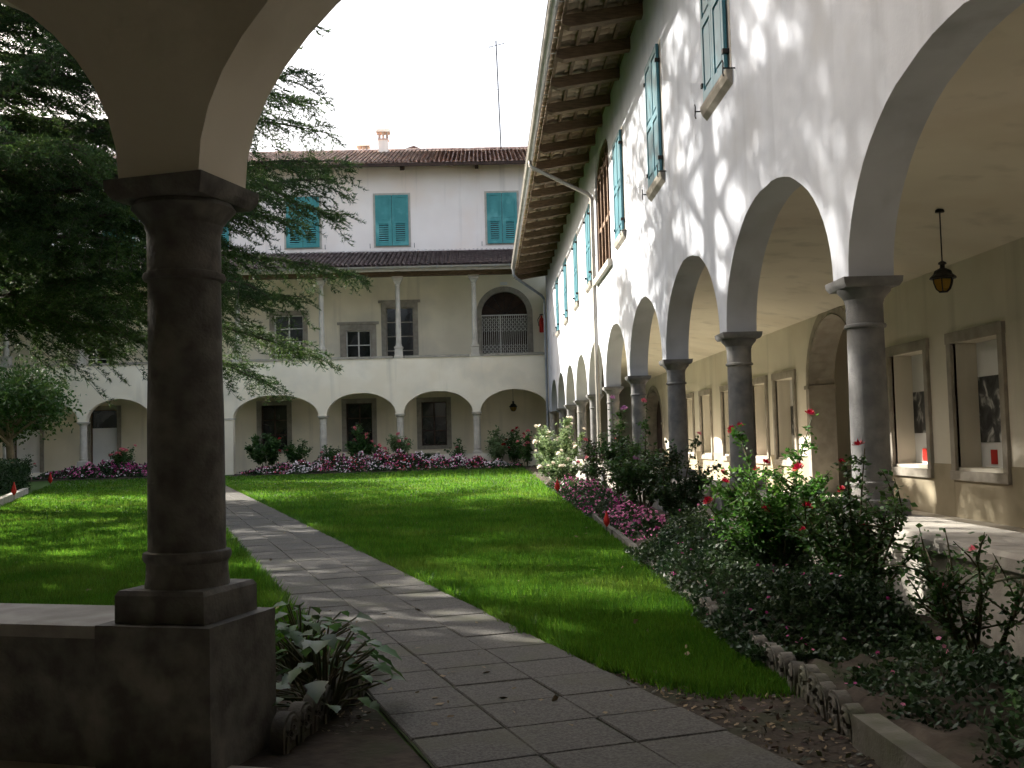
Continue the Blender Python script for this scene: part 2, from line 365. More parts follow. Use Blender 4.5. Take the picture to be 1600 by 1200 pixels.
# ================================================================== RIGHT WING
XC, Y1, SP = 2.89, 7.91, 4.0
XF, XB, WT = 2.72, 6.0, .34
ZS, ZR, ZP = 2.30, 1.22, .53
YE = 45.4                                       # wall runs to here
YS = 1.2                                        # and starts out of view
RW = thing('arcade_wing', 'long white two storey wing with round arches running along the right side', 'building', (XC, 25, 0))
ycol = [Y1+SP*k for k in range(-1, 9)]
edges = [2.6] + ycol + [Y1+SP*9 - .2]
holes = []
for a, b in zip([3.0-3.3]+ycol, ycol+[Y1+SP*9]):
    if a < 0: continue
    holes.append((a+.17, b-.17, -1.0, ZS, ZR))
WD = (22.0, 24.7)
holes.append((WD[0], WD[1], 4.9, 7.25, .5))
w = holed_wall(YS, YE, -.0+ZS, 8.45, [(a,b,(-1 if zb<0 else zb),zs,r) for a,b,zb,zs,r in holes], WT, lambda u,d,z: (XF+d,u,z))
# (front faces carry white plaster; the wall starts at springing level and stands on the columns)
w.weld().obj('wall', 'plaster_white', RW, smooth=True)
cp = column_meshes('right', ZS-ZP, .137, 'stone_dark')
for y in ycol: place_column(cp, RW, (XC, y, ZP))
def parapet_run(y0, y1, name='parapet'):
    m = MB(); m.box(2.63, 3.15, y0, y1, -.4, ZP-.09); m.obj(name, 'concrete', RW)
    n = max(1, round((y1-y0)/1.33)); L = (y1-y0)/n
    for k in range(n):
        c = MB(); a, b = y0+k*L+.004, y0+(k+1)*L-.004
        c.add([(2.585,a,ZP-.088),(3.19,a,ZP-.088),(3.19,b,ZP-.088),(2.585,b,ZP-.088),(2.585,a,ZP-.025),(3.19,a,ZP-.025),(3.19,b,ZP-.025),(2.585,b,ZP-.025),
               (2.61,a,ZP-.001),(3.165,a,ZP-.001),(3.165,b,ZP-.001),(2.61,b,ZP-.001)],
              [(3,2,1,0),(0,1,5,4),(1,2,6,5),(2,3,7,6),(3,0,4,7),(4,5,9,8),(5,6,10,9),(6,7,11,10),(7,4,8,11),(8,9,10,11)])
        c.obj('coping_stone', 'concrete', RW)
parapet_run(2.9, 8.3); parapet_run(9.95, 44.9)
for y in ycol[1:]:                               # stone pedestals let into the parapet under each column
    m = MB(); m.box(2.572, 3.20, y-.26, y+.26, -.3, ZP+.001) if False else m.box(2.575, 2.628, y-.25, y+.25, -.1, ZP-.092); m.obj('pedestal', 'stone_dark', RW)
# low sill stones across the gap between the runs
m = MB(); m.box(2.66, 3.12, 8.31, 9.94, -.3, .06); m.obj('threshold', 'stone_warm', RW)

# loggia: floor, back wall with niches and arched doorways, vault
niches = [(12.0,13.45),(14.1,15.52),(20.25,21.8),(22.3,23.65),(25.4,26.7),(27.9,29.4),(30.3,31.6),(7.6,9.1)]
bh = [(a+.1,b-.1,.66,2.24,0) for a,b in niches] + [(16.75,19.4,-.3,2.0,1.2), (35.9,39.6,-.3,1.6,1.2)]
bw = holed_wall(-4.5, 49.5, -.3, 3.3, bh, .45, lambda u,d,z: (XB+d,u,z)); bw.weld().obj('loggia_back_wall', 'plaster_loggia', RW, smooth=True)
segs = [-4.5]+sorted(sum([[a-.02,b+.02] for a,b in niches]+[[16.7,19.45],[35.85,39.65]],[]))+[49.5]
solid = [(segs[i],segs[i+1]) for i in range(0,len(segs),2)]
for a,b in solid:
    dm = MB(); dm.box(XB-.014, XB+.002, a, b, -.3, .70); dm.obj('dado', 'dado', RW)
for a,b in niches:
    dm = MB(); dm.box(XB-.012, XB+.002, a-.019, b+.019, -.3, .498); dm.obj('dado', 'dado', RW)
posters = {12.0:1, 14.1:2, 20.25:3, 22.3:4}
for i,(a,b) in enumerate(niches):
    f = MB(); f.box(XB-.045,XB+.03,a-.015,a+.10,.62,2.24); f.box(XB-.045,XB+.03,b-.10,b+.015,.62,2.24)
    f.box(XB-.05,XB+.03,a-.03,b+.03,2.242,2.38); f.box(XB-.06,XB+.04,a-.03,b+.03,.50,.618)
    fr = f.obj('niche', 'stone_warm', RW)
    p = MB(); p.box(XB+.30,XB+.33,a+.06,b-.06,.6,2.3); p.obj('panel', 'white_panel', fr)
    if a in posters:
        h = .83 if a == 12.0 else .6; z0 = .97 if a == 12.0 else 1.1; ya = b-.9; yb = b-.13
        q = MB(); q.box(XB+.285,XB+.298,ya,yb,z0,z0+h); q.obj('photograph', print_mat(posters[a]), fr)
        q = MB(); q.box(XB+.285,XB+.298,b-.53,b-.38,.70,.88); q.obj('caption_card', 'red', fr)
# doorway trims
for (a,b,zs,rz_) in ((16.75,19.4,2.0,1.2),(35.9,39.6,1.6,1.2)):
    m = MB()
    for s in range(24):
        t0, t1 = math.pi*s/24, math.pi*(s+1)/24; c = (a+b)/2; h = (b-a)/2
        def pt(t,k,d): return (XB+d, c-(h+k)*math.cos(t), zs+(rz_+k)*math.sin(t))
        m.add([pt(t0,-.0,-.02),pt(t1,-.0,-.02),pt(t1,.16,-.02),pt(t0,.16,-.02),pt(t0,.16,.01),pt(t1,.16,.01),pt(t0,-.02,.46),pt(t1,-.02,.46),pt(t0,-.02,-.02),pt(t1,-.02,-.02)],
              [(0,3,2,1),(3,4,5,2),(8,9,7,6)])
    for y0,y1_ in ((a-.16,a+.015),(b-.015,b+.16)):
        m.box(XB-.022,XB+.47,y0,y1_,-.3,zs-.05)
        m.box(XB-.05,XB+.48,y0-.03,y1_+.03,zs-.05,zs+.02)
    m.obj('door_surround', 'stone_warm', RW)
m = MB(); m.box(XB+1.6,XB+1.7,15,21,-.3,3.4); m.box(XB+.5,XB+1.7,14.9,15,-.3,3.4); m.box(XB+.5,XB+1.7,21,21.1,-.3,3.4); m.box(XB+.5,XB+1.7,15,21,3.4,3.45)
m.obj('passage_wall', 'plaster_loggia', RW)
m = MB(); m.box(XB+.40,XB+.45,35.9,39.6,-.3,2.9); m.obj('dark_door', 'wood_dark', RW)
v = MB(); N = 16; o = None
for i in range(N+1):
    t = i/N; x = XF+WT-.004 + t*(XB-XF-WT+.01); z = 3.56 - .31*t + .11*math.sin(math.pi*t)
    v.v += [(x,-6,z),(x,50,z)]
    if i: v.f.append((2*i-2,2*i-1,2*i+1,2*i)); v.m.append(0)
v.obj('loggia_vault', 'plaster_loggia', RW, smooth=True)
m = MB(); m.box(3.0, 8.0, -8, 50, -.45, .02); fl = tag(m.obj('loggia_floor', 'floor'), kind='structure')
# body of the upper floor (blocks light) and roof above the eave
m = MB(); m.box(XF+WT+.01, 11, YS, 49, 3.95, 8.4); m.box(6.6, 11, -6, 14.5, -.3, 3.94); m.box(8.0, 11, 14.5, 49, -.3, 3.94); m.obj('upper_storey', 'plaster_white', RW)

# windows with shutters
def shutter_right(yc, zb=5.08, zt=7.0, wd=1.12):
    pj = 0 if yc < 24 else .03
    root = MB(); root.box(XF-.006, XF+.02, yc-wd/2-.08, yc+wd/2+.08, zb-.02, zt+.06); win = root.obj('window', 'stone_pale', RW)
    for s in (-1, 1):
        y0, y1 = (yc-wd/2, yc-.006) if s < 0 else (yc+.006, yc+wd/2)
        f = MB(); x0, x1 = XF-.062+pj, XF-.022+pj*.5; st = .085; zm = zb+.92
        f.box(x0,x1,y0,y0+st,zb,zt); f.box(x0,x1,y1-st,y1,zb,zt)
        for a,b in ((zb,zb+.11),(zm-.05,zm+.05),(zt-.1,zt)): f.box(x0,x1,y0+st,y1-st,a,b)
        for a,b in ((zb+.11,zm-.05),(zm+.05,zt-.1)):
            f.box(x0+.018,x1-.004,y0+st,y1-st,a,b); f.box(x0+.006,x0+.018,y0+st+.045,y1-st-.045,a+.05,b-.05)
        f.obj('shutter', 'teal_blue', win)
    h = MB()
    for y in (yc-wd/2, yc+wd/2):
        for z in (zb+.2, zt-.25): h.box(XF-.08,XF+.0,y-.03,y+.03,z-.025,z+.025)
    h.obj('hinge', 'iron', win)
    s = MB(); s.add([(XF-.055,yc-wd/2-.1,zb-.13),(XF-.055,yc+wd/2+.1,zb-.13),(XF-.075,yc+wd/2+.12,zb-.06),(XF-.075,yc-wd/2-.12,zb-.06),
                     (XF+.01,yc-wd/2-.1,zb-.2),(XF+.01,yc+wd/2+.1,zb-.2),(XF+.01,yc+wd/2+.12,zb-.021),(XF+.01,yc-wd/2-.12,zb-.021),(XF-.075,yc+wd/2+.12,zb-.021),(XF-.075,yc-wd/2-.12,zb-.021)],
                    [(0,1,2,3),(3,2,8,9),(9,8,6,7),(4,5,1,0),(4,0,3,9,7),(1,5,6,8,2)]); s.obj('sill', 'stone_warm', win)
    for y in (yc-wd/2-.22, yc+wd/2+.14):
        k = MB(); k.tube([(XF+.01,y,zb-.06),(XF-.13,y,zb-.06)], .009, 6)
        k.tube([(XF-.13,y-.02,zb-.15),(XF-.13,y+.015,zb-.11),(XF-.13,y,zb-.06),(XF-.13,y-.015,zb-.01),(XF-.13,y+.02,zb+.03)], .008, 6); k.obj('shutter_hook', 'iron', win)
for yc in (7.3, 11.68, 15.95, 20.3, 26.6, 30.4, 34.4, 38.4): shutter_right(yc)
# tall arched window with brown mullions
g = MB(); g.box(XF+.16,XF+.18,WD[0]-.05,WD[1]+.05,4.8,7.85); wn_ = g.obj('arched_window', 'glass', RW)
f = MB(); n3 = 4
for k in range(n3+1):
    y = WD[0]+.06+(WD[1]-WD[0]-.12)*k/n3; f.box(XF+.04,XF+.15,y-.05,y+.05,4.905,7.3)
for z in (4.95,6.0,7.25): f.box(XF+.06,XF+.13,WD[0],WD[1],z-.05,z+.05)
for k in range(20):
    t0, t1 = math.pi*k/20, math.pi*(k+1)/20; c = sum(WD)/2; h = (WD[1]-WD[0])/2-.05
    f.bar((XF+.1,c-h*math.cos(t0),7.25+.46*math.sin(t0)),(XF+.1,c-h*math.cos(t1),7.25+.46*math.sin(t1)),.09,.09,upv=(1,0,0))
for k in range(1,6):
    t0 = math.pi*k/6; f.bar((XF+.1,c,7.25),(XF+.1,c-h*math.cos(t0),7.25+.45*math.sin(t0)),.03,.03,upv=(1,0,0))
f.obj('window_frame', 'wood_brown', wn_)
m = MB(); m.box(XF-.10,XF+.02,WD[0]-.15,WD[1]+.15,4.76,4.89); m.obj('sill', 'stone_pale', wn_)

# eave: rafters, battens, roof tiles seen from below, gutter and downpipes
def soff(x, dz=0.0): return 7.83 + (x-1.45)*.15 + dz       # underside of rafters
ry = np.arange(3.4, 45.2, 1.5)
for y in ry:
    m = MB(); j = random.uniform(-.03,.03); hw = random.uniform(.075,.1)
    xs = [1.40, 1.52, 2.1, 2.74]
    vs = []
    for i, x in enumerate(xs):
        lo = soff(x) + (.07 if i == 0 else 0) + random.uniform(-.008,.008); hi = soff(x,.21)
        vs += [(x,y+j-hw,lo),(x,y+j+hw,lo),(x,y+j+hw,hi),(x,y+j-hw,hi)]
    fs = [(0,1,2,3),(15,14,13,12)]
    for i in range(3):
        for k in range(4): fs.append((i*4+k,(i+1)*4+k,(i+1)*4+(k+1)%4,i*4+(k+1)%4))
    m.add(vs, fs); m.obj('rafter', 'wood', RW)
for i, x in enumerate((1.44, 1.77, 2.10, 2.43, 2.70)):
    m = MB(); m.box(x-.03,x+.03,3.0,45.2,soff(x,.211),soff(x,.25)); m.obj('batten', 'wood', RW)
t = MB(); n = 6; Lt = .42
for sx in (0,1):
    for k in range(n+1):
        a = math.pi*k/n; rr = .100 if sx else .118
        t.v.append((sx*Lt, math.cos(a)*rr, (-math.sin(a)*rr*.95)+sx*.075+.12))
for k in range(n): t.f.append((k,k+1,n+1+k+1,n+1+k)); t.m.append(0)
o = len(t.v); t.v += [(x,y*.86,z+.012) for x,y,z in t.v[:o]]
for k in range(n): t.f.append((o+k+1,o+k,o+n+1+k,o+n+2+k)); t.m.append(0)
for k in range(n): t.f.append((k+1,k,o+k,o+k+1)); t.m.append(0)
tile_me = t.mesh('roof_tile', 'tile_pale', True)
spots = []
for iy, y in enumerate(np.arange(9.5, 45.2, .27)):
    for c in range(5): spots.append((1.33+.33*c, y+random.uniform(-.01,.01), soff(1.33+.33*c,.262)+random.uniform(-.006,.006)))
rest = MB()
spots.sort(key=lambda s: abs(s[1]-16))
for i, s in enumerate(spots):
    if i < 298: inst('roof_tile', tile_me, RW, s)
    else: rest.add([(x+s[0],y_+s[1],z+s[2]) for x,y_,z in t.v], t.f)
tag(rest.obj('far_roof_tiles', 'tile_pale', RW), kind='stuff')
rf = MB(); rf.add([(1.28,YS,soff(1.28,0.42)),(1.28,45.3,soff(1.28,0.42)),(11.2,45.3,soff(11.2,0.42)+.6),(11.2,YS,soff(11.2,0.42)+.6)], [(0,1,2,3)])
rf.add([(1.28,YS,soff(1.28,0.45999999999999996)),(1.28,45.3,soff(1.28,0.45999999999999996)),(11.2,45.3,soff(11.2,0.45999999999999996)+.6),(11.2,YS,soff(11.2,0.45999999999999996)+.6)], [(3,2,1,0)]); rf.obj('roof_deck', 'wood_dark', RW)
gm = MB(); n = 8; GX, GZ = 1.235, 8.07
for k in range(n+1):
    a = math.pi*k/n
    for y in (3.0, 42.2): gm.v.append((GX-math.cos(a)*.085, y, GZ-math.sin(a)*.095))
for k in range(n): gm.f.append((2*k,2*k+1,2*k+3,2*k+2)); gm.m.append(0)
gm.tube([(GX-.085,3.0,GZ),(GX-.085,42.2,GZ)], .013, 6)
gt = gm.obj('gutter', 'gutter', RW, smooth=True)
br = MB()
for k in range(n+1):
    a = math.pi*k/n
    for y in (-.012,.012): br.v.append((-math.cos(a)*.091, y, -math.sin(a)*.101))
for k in range(n): br.f.append((2*k,2*k+1,2*k+3,2*k+2)); br.m.append(0)
br.box(.08,.2,-.012,.012,-.005,.002); brm = br.mesh('gutter_bracket', 'gutter')
for y in np.arange(9.6, 42, .75): inst('bracket', brm, gt, (GX, y, GZ))
dp = MB(); dp.tube([(GX,25.6,GZ-.08),(GX,25.55,GZ-.22),(GX+.1,25.5,GZ-.3),(XF-.14,24.95,6.98),(XF-.07,24.9,6.85),(XF-.07,24.9,6.6),(XF-.07,24.9,.1)], .048, 10)
for z in (5.5,4.0,2.6,1.2): dp.tube([(XF-.07,24.9,z-.02),(XF-.07,24.9,z+.02)], .058, 10)
dp.obj('downpipe', 'gutter', RW, smooth=True)
dp = MB(); dp.tube([(GX,42.0,GZ-.08),(GX,42.05,GZ-.3),(GX+.15,42.3,GZ-.42),(2.5,44.9,7.3),(2.62,45.1,7.15),(2.62,45.12,6.9),(2.62,45.12,.1)], .055, 10)
for z in (6.2,4.6,2.6): dp.tube([(2.62,45.12,z-.02),(2.62,45.12,z+.02)], .066, 10)
dp.obj('downpipe', 'pipe', RW, smooth=True)

# ================================================================== FAR WING
YF, YU = 45.55, 48.85
FS, FR = 2.41, .94
FW = thing('gallery_wing', 'cream three storey wing across the garden with arches below and open gallery above', 'building', (-8, 47, 0))
fc = [2.89, -.405, -3.70, -7.0]
left = [-23.7, -20.45, -17.2, -14.1]
fh = [(b+.17,a-.17,-1,FS,FR) for a,b in zip(fc[:-1],fc[1:])] + [(-10.8,-7.17,-1,FS,FR)]
fh += [(a+.17,b-.17,-1,FS,FR) for a,b in zip(left[:-1],left[1:])] + [(-13.93,-11.2,-1,FS,FR)]
fwall = holed_wall(-26, 3.1, FS, 4.80, fh, .36, lambda u,d,z: (u, YF-.18+d, z)); fwall.weld().obj('arcade_wall', 'plaster_cream', FW, smooth=True)
m = MB(); m.box(-11.19,-10.81,YF-.178,YF+.178,-.3,FS-.002); m.obj('pier', 'plaster_cream', FW)
m = MB(); m.box(-11.22,-10.78,YF-.21,YF+.21,FS-.08,FS-.0025); m.obj('impost', 'stone_pale', FW)
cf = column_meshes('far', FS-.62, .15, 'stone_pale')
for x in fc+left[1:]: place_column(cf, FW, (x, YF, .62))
m = MB(); m.box(-7.25, 3.0, YF-.22, YF+.22, -.3, .62); m.obj('parapet', 'plaster_cream', FW)
m = MB(); m.box(-24, -13.9, YF-.2, YF+.2, -.3, .30); m.obj('low_wall', 'plaster_cream', FW)
for x in left[1:]:
    m = MB(); m.box(x-.22,x+.22,YF-.21,YF+.21,.302,.619); m.obj('pedestal', 'stone_pale', FW)
segx = [-24.5]+[-20.45,-17.2,-14.1,-10.6]+fc[::-1]
for a,b in zip(segx[:-1],segx[1:]):
    m = MB(); m.box(a+.25,b-.25,YF-.23,YF+.24,4.802,4.90); m.obj('gallery_coping', 'stone_warm', FW)
# gallery columns
gp = MB(); gp.sqlathe([(.20,0),(.20,.1),(.17,.12),(.165,.42),(.19,.44),(.19,.5)]); gpm = gp.mesh('pedestal_gallery','stone_pale')
gs = MB(); gs.lathe([(.14,.5),(.15,.54),(.125,.6),(.12,.66),(.112,1.8),(.098,3.1),(.12,3.13),(.10,3.16),(.10,3.24),(.13,3.3)], n=16); gsm = gs.mesh('shaft_gallery','stone_pale',True)
gc = MB(); gc.sqlathe([(.11,3.24),(.16,3.36),(.20,3.40),(.20,3.47)]); gc.box(-.24,.24,-.11,.11,3.47,3.56); gcm = gc.mesh('capital_gallery','stone_pale')
GZ0 = 4.80
for x in segx[1:-1]:
    r_ = inst('gallery_column', gsm, FW, (x,YF,GZ0)); inst('pedestal', gpm, r_, (x,YF,GZ0)); inst('capital', gcm, r_, (x,YF,GZ0))
m = MB(); m.box(-26,3.0,YF-.13,YF+.13,GZ0+3.562,GZ0+3.76); m.obj('gallery_beam', 'wood', FW)
for x in segx[1:-1]:
    m = MB(); m.box(x-.11,x+.11,YF-.55,YF+.3,GZ0+3.762,GZ0+3.9); m.obj('bracket_beam', 'wood_dark', FW)
m = MB(); m.box(-26,3.0,YF-.9,YF-.86,8.45,8.62); m.obj('eave_board', 'stone_pale', FW)
m = MB(); m.add([(-26,YF-.9,8.60),(3.1,YF-.9,8.60),(3.1,YU,9.75),(-26,YU,9.75)], [(3,2,1,0)]); m.obj('gallery_ceiling', 'plaster_ochre', FW)
# floors and back wall
m = MB(); m.box(-26,6,YF+.181,YU+.2,3.75,3.95); m.obj('gallery_floor', 'plaster_cream', FW)
m = MB(); m.box(-26,2.99,YF-.1,YU+.1,-.35,.015); tag(m.obj('far_loggia_floor','floor'), kind='structure')
gw = [(-9.7,-8.35,4.75,7.2,0),(-6.4,-5.25,5.05,6.42,0),(-4.55,-3.25,4.75,7.45,0),(-.12,2.05,3.96,7.02,1.06),(-14.0,-12.6,4.75,7.2,0),(-18.6,-17.2,4.75,7.2,0)]
lw = [(-10.35,-9.15,.98,3.05,0),(-6.45,-5.25,.98,3.05,0),(-3.0,-1.82,1.0,3.02,0),(-18.15,-16.9,0.03,3.05,0),(-21.6,-20.4,.03,3.05,0),(-14.9,-13.7,.98,3.05,0)]
bwall = holed_wall(-26, 6.5, -.3, 9.3, gw+lw, .4, lambda u,d,z: (u, YU+d, z)); bwall.obj('inner_wall', 'plaster_ochre', FW)
m = MB(); m.box(-26,6.5,YU-.001,YU+.4,9.302,14.25); m.obj('upper_wall', 'plaster_pink', FW)
m = MB(); m.box(-26,6.5,YU+.45,YU+.5,-.3,9.2); m.obj('dark_interior', 'glass', FW)
def far_window(a,b,z0,z1,frame,nx,nz,fr_m='stone_warm',cornice=False,mull='white_metal'):
    f = MB(); t = frame
    f.box(a-t,a+.01,YU-.05,YU+.1,z0,z1+t); f.box(b-.01,b+t,YU-.05,YU+.1,z0,z1+t); f.box(a+.011,b-.011,YU-.05,YU+.1,z1-.01,z1+t)
    if z0 > .3: f.box(a-t,b+t,YU-.07,YU+.1,z0-.16,z0-.002)
    if cornice: f.box(a-t-.12,b+t+.12,YU-.12,YU+.02,z1+t+.002,z1+t+.12)
    w_ = f.obj('window', fr_m, FW)
    for i in range(nx):
        for k in range(nz):
            xa = a+.03+(b-a-.06)*i/nx+.032; xb = a+.03+(b-a-.06)*(i+1)/nx-.032; za = z0+.03+(z1-z0-.06)*k/nz+.024; zb_ = z0+.03+(z1-z0-.06)*(k+1)/nz-.024
            tl = random.uniform(-.006,.006); p = MB(); p.add([(xa,YU+.172+tl,za),(xb,YU+.172-tl,za),(xb,YU+.176+tl,zb_),(xa,YU+.176-tl,zb_)],[(0,1,2,3)]); p.obj('pane', 'glass', w_)
    q = MB()
    for k in range(nx+1):
        x = a+.03+(b-a-.06)*k/nx; q.box(x-.03,x+.03,YU+.14,YU+.198,z0,z1)
    for k in range(nz+1):
        z = z0+.03+(z1-z0-.06)*k/nz; q.box(a+.061,b-.061,YU+.15,YU+.19,z-.022,z+.022)
    q.obj('window_frame', mull, w_); return w_
far_window(-9.7,-8.35,4.75,7.2,.2,2,4); far_window(-6.4,-5.25,5.05,6.42,.26,2,2,cornice=True); far_window(-4.55,-3.25,4.75,7.45,.2,2,4,cornice=True,mull='stone_warm')
far_window(-14.0,-12.6,4.75,7.2,.2,2,4); far_window(-18.6,-17.2,4.75,7.2,.2,2,4)
for a,b,z0,z1,_ in lw:
    if z0 > .3: far_window(a,b,z0,z1,.2,2,3,mull='wood_dark')
    else: far_window(a,b,z0,z1,.17,1,3,mull='wood_brown')
for (a,b) in ((-18.15,-16.9),(-21.6,-20.4)):
    m = MB(); m.box(a+.08,b-.08,YU+.12,YU+.135,.1,2.2); m.obj('door_blind', 'white_panel', FW)
# arched gallery doorway with surround, fanlight and white folding lattice gate
m = MB(); a,b,zs,rz_ = -.12,2.05,7.02,1.06; c = (a+b)/2; h = (b-a)/2
for s in range(24):
    t0,t1 = math.pi*s/24, math.pi*(s+1)/24
    P = lambda t,k,d: (c-(h+k)*math.cos(t), YU+d, zs+(rz_+k)*math.sin(t))
    m.add([P(t0,-.02,-.05),P(t1,-.02,-.05),P(t1,.22,-.05),P(t0,.22,-.05),P(t0,.22,.02),P(t1,.22,.02),P(t0,-.02,.3),P(t1,-.02,.3)], [(0,1,2,3),(3,2,5,4),(1,0,6,7)])
m.box(a-.22,a+.02,YU-.05,YU+.3,3.95,zs); m.box(b-.02,b+.22,YU-.05,YU+.3,3.95,zs); ds = m.obj('door_surround', 'stone_warm', FW)
m = MB()
for k in range(1,6):
    t0 = math.pi*k/6; m.bar((c,YU+.25,zs+.02),(c-h*math.cos(t0),YU+.25,zs+rz_*math.sin(t0)),.03,.03,upv=(0,1,0))
m.obj('fanlight_bars', 'iron', ds)
m = MB(); zt = 7.0
m.box(a+.02,b-.02,YU+.1,YU+.14,zt-.05,zt); m.box(c-.03-.2,c+.03-.2,YU+.1,YU+.15,4.0,zt-.051)
n = 22
for k in range(n+1):
    x = a+.04+(b-a-.08)*k/n; m.box(x-.011,x+.011,YU+.11,YU+.13,4.0,zt-.05)
for zc in (6.2,4.95):
    for rr in range(3):
        z = zc+rr*.22
        for k in range(n):
            x = a+.04+(b-a-.08)*k/n; dx = (b-a-.08)/n
            if k % 2 == 0: m.bar((x,YU+.1,z),(x+dx*2,YU+.1,z+.22),.014,.02,upv=(0,1,0)); m.bar((x,YU+.095,z+.22),(x+dx*2,YU+.095,z),.014,.02,upv=(0,1,0))
m.obj('lattice_gate', 'white_metal', ds)
m = MB(); m.box(a,b,YU+.36,YU+.38,3.96,8.1); m.obj('dark_door', 'wood_dark', ds)
m = MB(); m.box(.8,1.14,YU-.06,YU-.001,8.36,8.5); m.obj('sign_plate', 'white_panel', FW)
# upper windows with louvred shutters
def far_shutters(a,b,z0,z1):
    m = MB(); m.box(a-.1,b+.1,YU-.03,YU-.002,z0-.06,z1+.1); win = m.obj('window', 'stone_pale', FW)
    mid = (a+b)/2
    for x0,x1 in ((a,mid-.01),(mid+.01,b)):
        f = MB(); st=.1; y0,y1=YU-.1,YU-.055; zm = z0+(z1-z0)*.46
        f.box(x0,x0+st,y0,y1,z0,z1); f.box(x1-st,x1,y0,y1,z0,z1)
        for p,q in ((z0,z0+.16),(zm-.06,zm+.06),(z1-.12,z1)): f.box(x0+st,x1-st,y0,y1,p,q)
        f.box(x0+st,x1-st,y0+.02,y1,zm+.06,z1-.12); f.box(x0+st+.06,x1-st-.06,y0+.008,y0+.02,zm+.13,z1-.2)
        f.box(x0+st,x0+st+.06,y0+.003,y1,z0+.16,zm-.06); f.box(x1-st-.06,x1-st,y0+.003,y1,z0+.16,zm-.06)
        sh = f.obj('shutter', 'teal', win)
        s = MB(); nl = 9
        for k in range(nl):
            z = z0+.2+(zm-.1-z0-.2)*k/(nl-1); s.add([(x0+st+.06,y0+.005,z-.03),(x1-st-.06,y0+.005,z-.03),(x1-st-.06,y1,z+.035),(x0+st+.06,y1,z+.035)], [(0,1,2,3)])
        s.obj('louvre', 'teal', sh)
    d = MB(); d.box(a+.02,b-.02,YU-.045,YU-.035,z0+.02,z1-.02); d.obj('dark_pane', 'glass', win)
    hk = MB()
    for x in (a-.26,b+.26): hk.tube([(x,YU+.01,z0-.06),(x,YU-.14,z0-.04)], .012, 6); hk.tube([(x,YU-.14,z0-.12),(x,YU-.14,z0+.1)], .012, 6)
    hk.obj('shutter_hook', 'iron', win)
for a,b in ((-4.92,-3.39),(.27,1.68),(-9.06,-7.52),(-13.2,-11.7),(-17.5,-16.0),(-21.6,-20.1)): far_shutters(a,b,10.32,12.7)
# roofs
def tiled(name, y0, z0, y1, z1, x0, x1, mname, parent, pitch=.2):
    L = math.hypot(y1-y0, z1-z0); nc = int(L/.33); cols = int((x1-x0)/pitch); n = 5
    c_, s_ = (y1-y0)/L, (z1-z0)/L; V = []; 
    ci, cj = np.meshgrid(np.arange(cols), np.arange(nc), indexing='ij'); ci = ci.ravel(); cj = cj.ravel(); T = len(ci)
    X0 = x0+ci*pitch+RNG.uniform(-.012,.012,T); A0 = cj*.33+RNG.uniform(-.03,.03,T); lift = RNG.uniform(-.012,.012,T)
    k = np.arange(n+1)*math.pi/n
    def ring(a, r, up_): # along slope
        x = X0[:,None]+np.cos(k)[None]*r; h = (np.sin(k)[None]*r*.9+up_+lift[:,None])
        yy = y0+a[:,None]*c_-h*s_; zz = z0+a[:,None]*s_+h*c_; return np.stack([x,yy,zz],-1)
    A = ring(A0-.03, .088, .028); B = ring(A0+.38, .072, .0)
    Vt = np.concatenate([A,B],1); F = []
    base = np.arange(T)[:,None]*(2*n+2)
    for j in range(n): F.append(np.concatenate([base+j, base+n+1+j, base+n+2+j, base+j+1],1))
    return tag(inst(name, np_mesh(name, Vt.reshape(-1,3), np.concatenate(F), mname), parent, (0,0,0)), kind='stuff')
def slope(y0,z0,y1,z1,x0,x1,name,mname,parent):
    m = MB(); m.add([(x0,y0,z0),(x1,y0,z0),(x1,y1,z1),(x0,y1,z1)], [(0,1,2,3)]); return m.obj(name,mname,parent)
r1 = slope(YF-.95,8.66,YU-.02,10.05,-26,3.2,'gallery_roof','tile_dark',FW); tiled('roof_tiles',YF-.98,8.67,YU-.05,10.06,-26,3.2,'tile_dark',r1)
r2_ = slope(YU-.95,13.98,YU+5.2,16.25,-26,7.5,'main_roof','tile',FW); tiled('roof_tiles',YU-.98,13.99,YU+5.2,16.26,-26,7.5,'tile',r2_)
slope(YU+10.5,13.9,YU+5.2,16.25,-26,7.5,'rear_roof','tile',FW)
m = MB(); m.tube([(-26,YU+5.2,16.25),(7.5,YU+5.2,16.25)], .11, 8); m.obj('ridge', 'tile', FW)
m = MB(); m.box(-26,3.0,YU-.99,YU-.9,13.82,13.95); m.obj('eave_board', 'wood_dark', FW)
m = MB(); m.add([(-26,YU-.9,13.86),(7.5,YU-.9,13.86),(7.5,YU+.02,14.2),(-26,YU+.02,14.2)], [(3,2,1,0)]); m.obj('eave_lining', 'wood_dark', FW)
for x in np.arange(-24.3, 3, 3.45):
    m = MB(); m.bar((x,YU-.75,13.78),(x,YU+.1,14.05),.16,.2); m.obj('bracket', 'wood_dark', FW)
gm = MB(); gx0 = -26
for k in range(7):
    a_ = math.pi*k/6
    for x in (-26,1.9): gm.v.append((x, YF-1.02-math.cos(a_)*.08, 8.62-math.sin(a_)*.085))
for k in range(6): gm.f.append((2*k,2*k+1,2*k+3,2*k+2)); gm.m.append(0)
gt2 = gm.obj('gutter', 'gutter', FW, smooth=True)
m = MB()
for x in np.arange(-25.5,1.9,.62): m.box(x-.012,x+.012,YF-1.11,YF-.9,8.52,8.64)
m.obj('gutter_brackets', 'pipe', gt2)
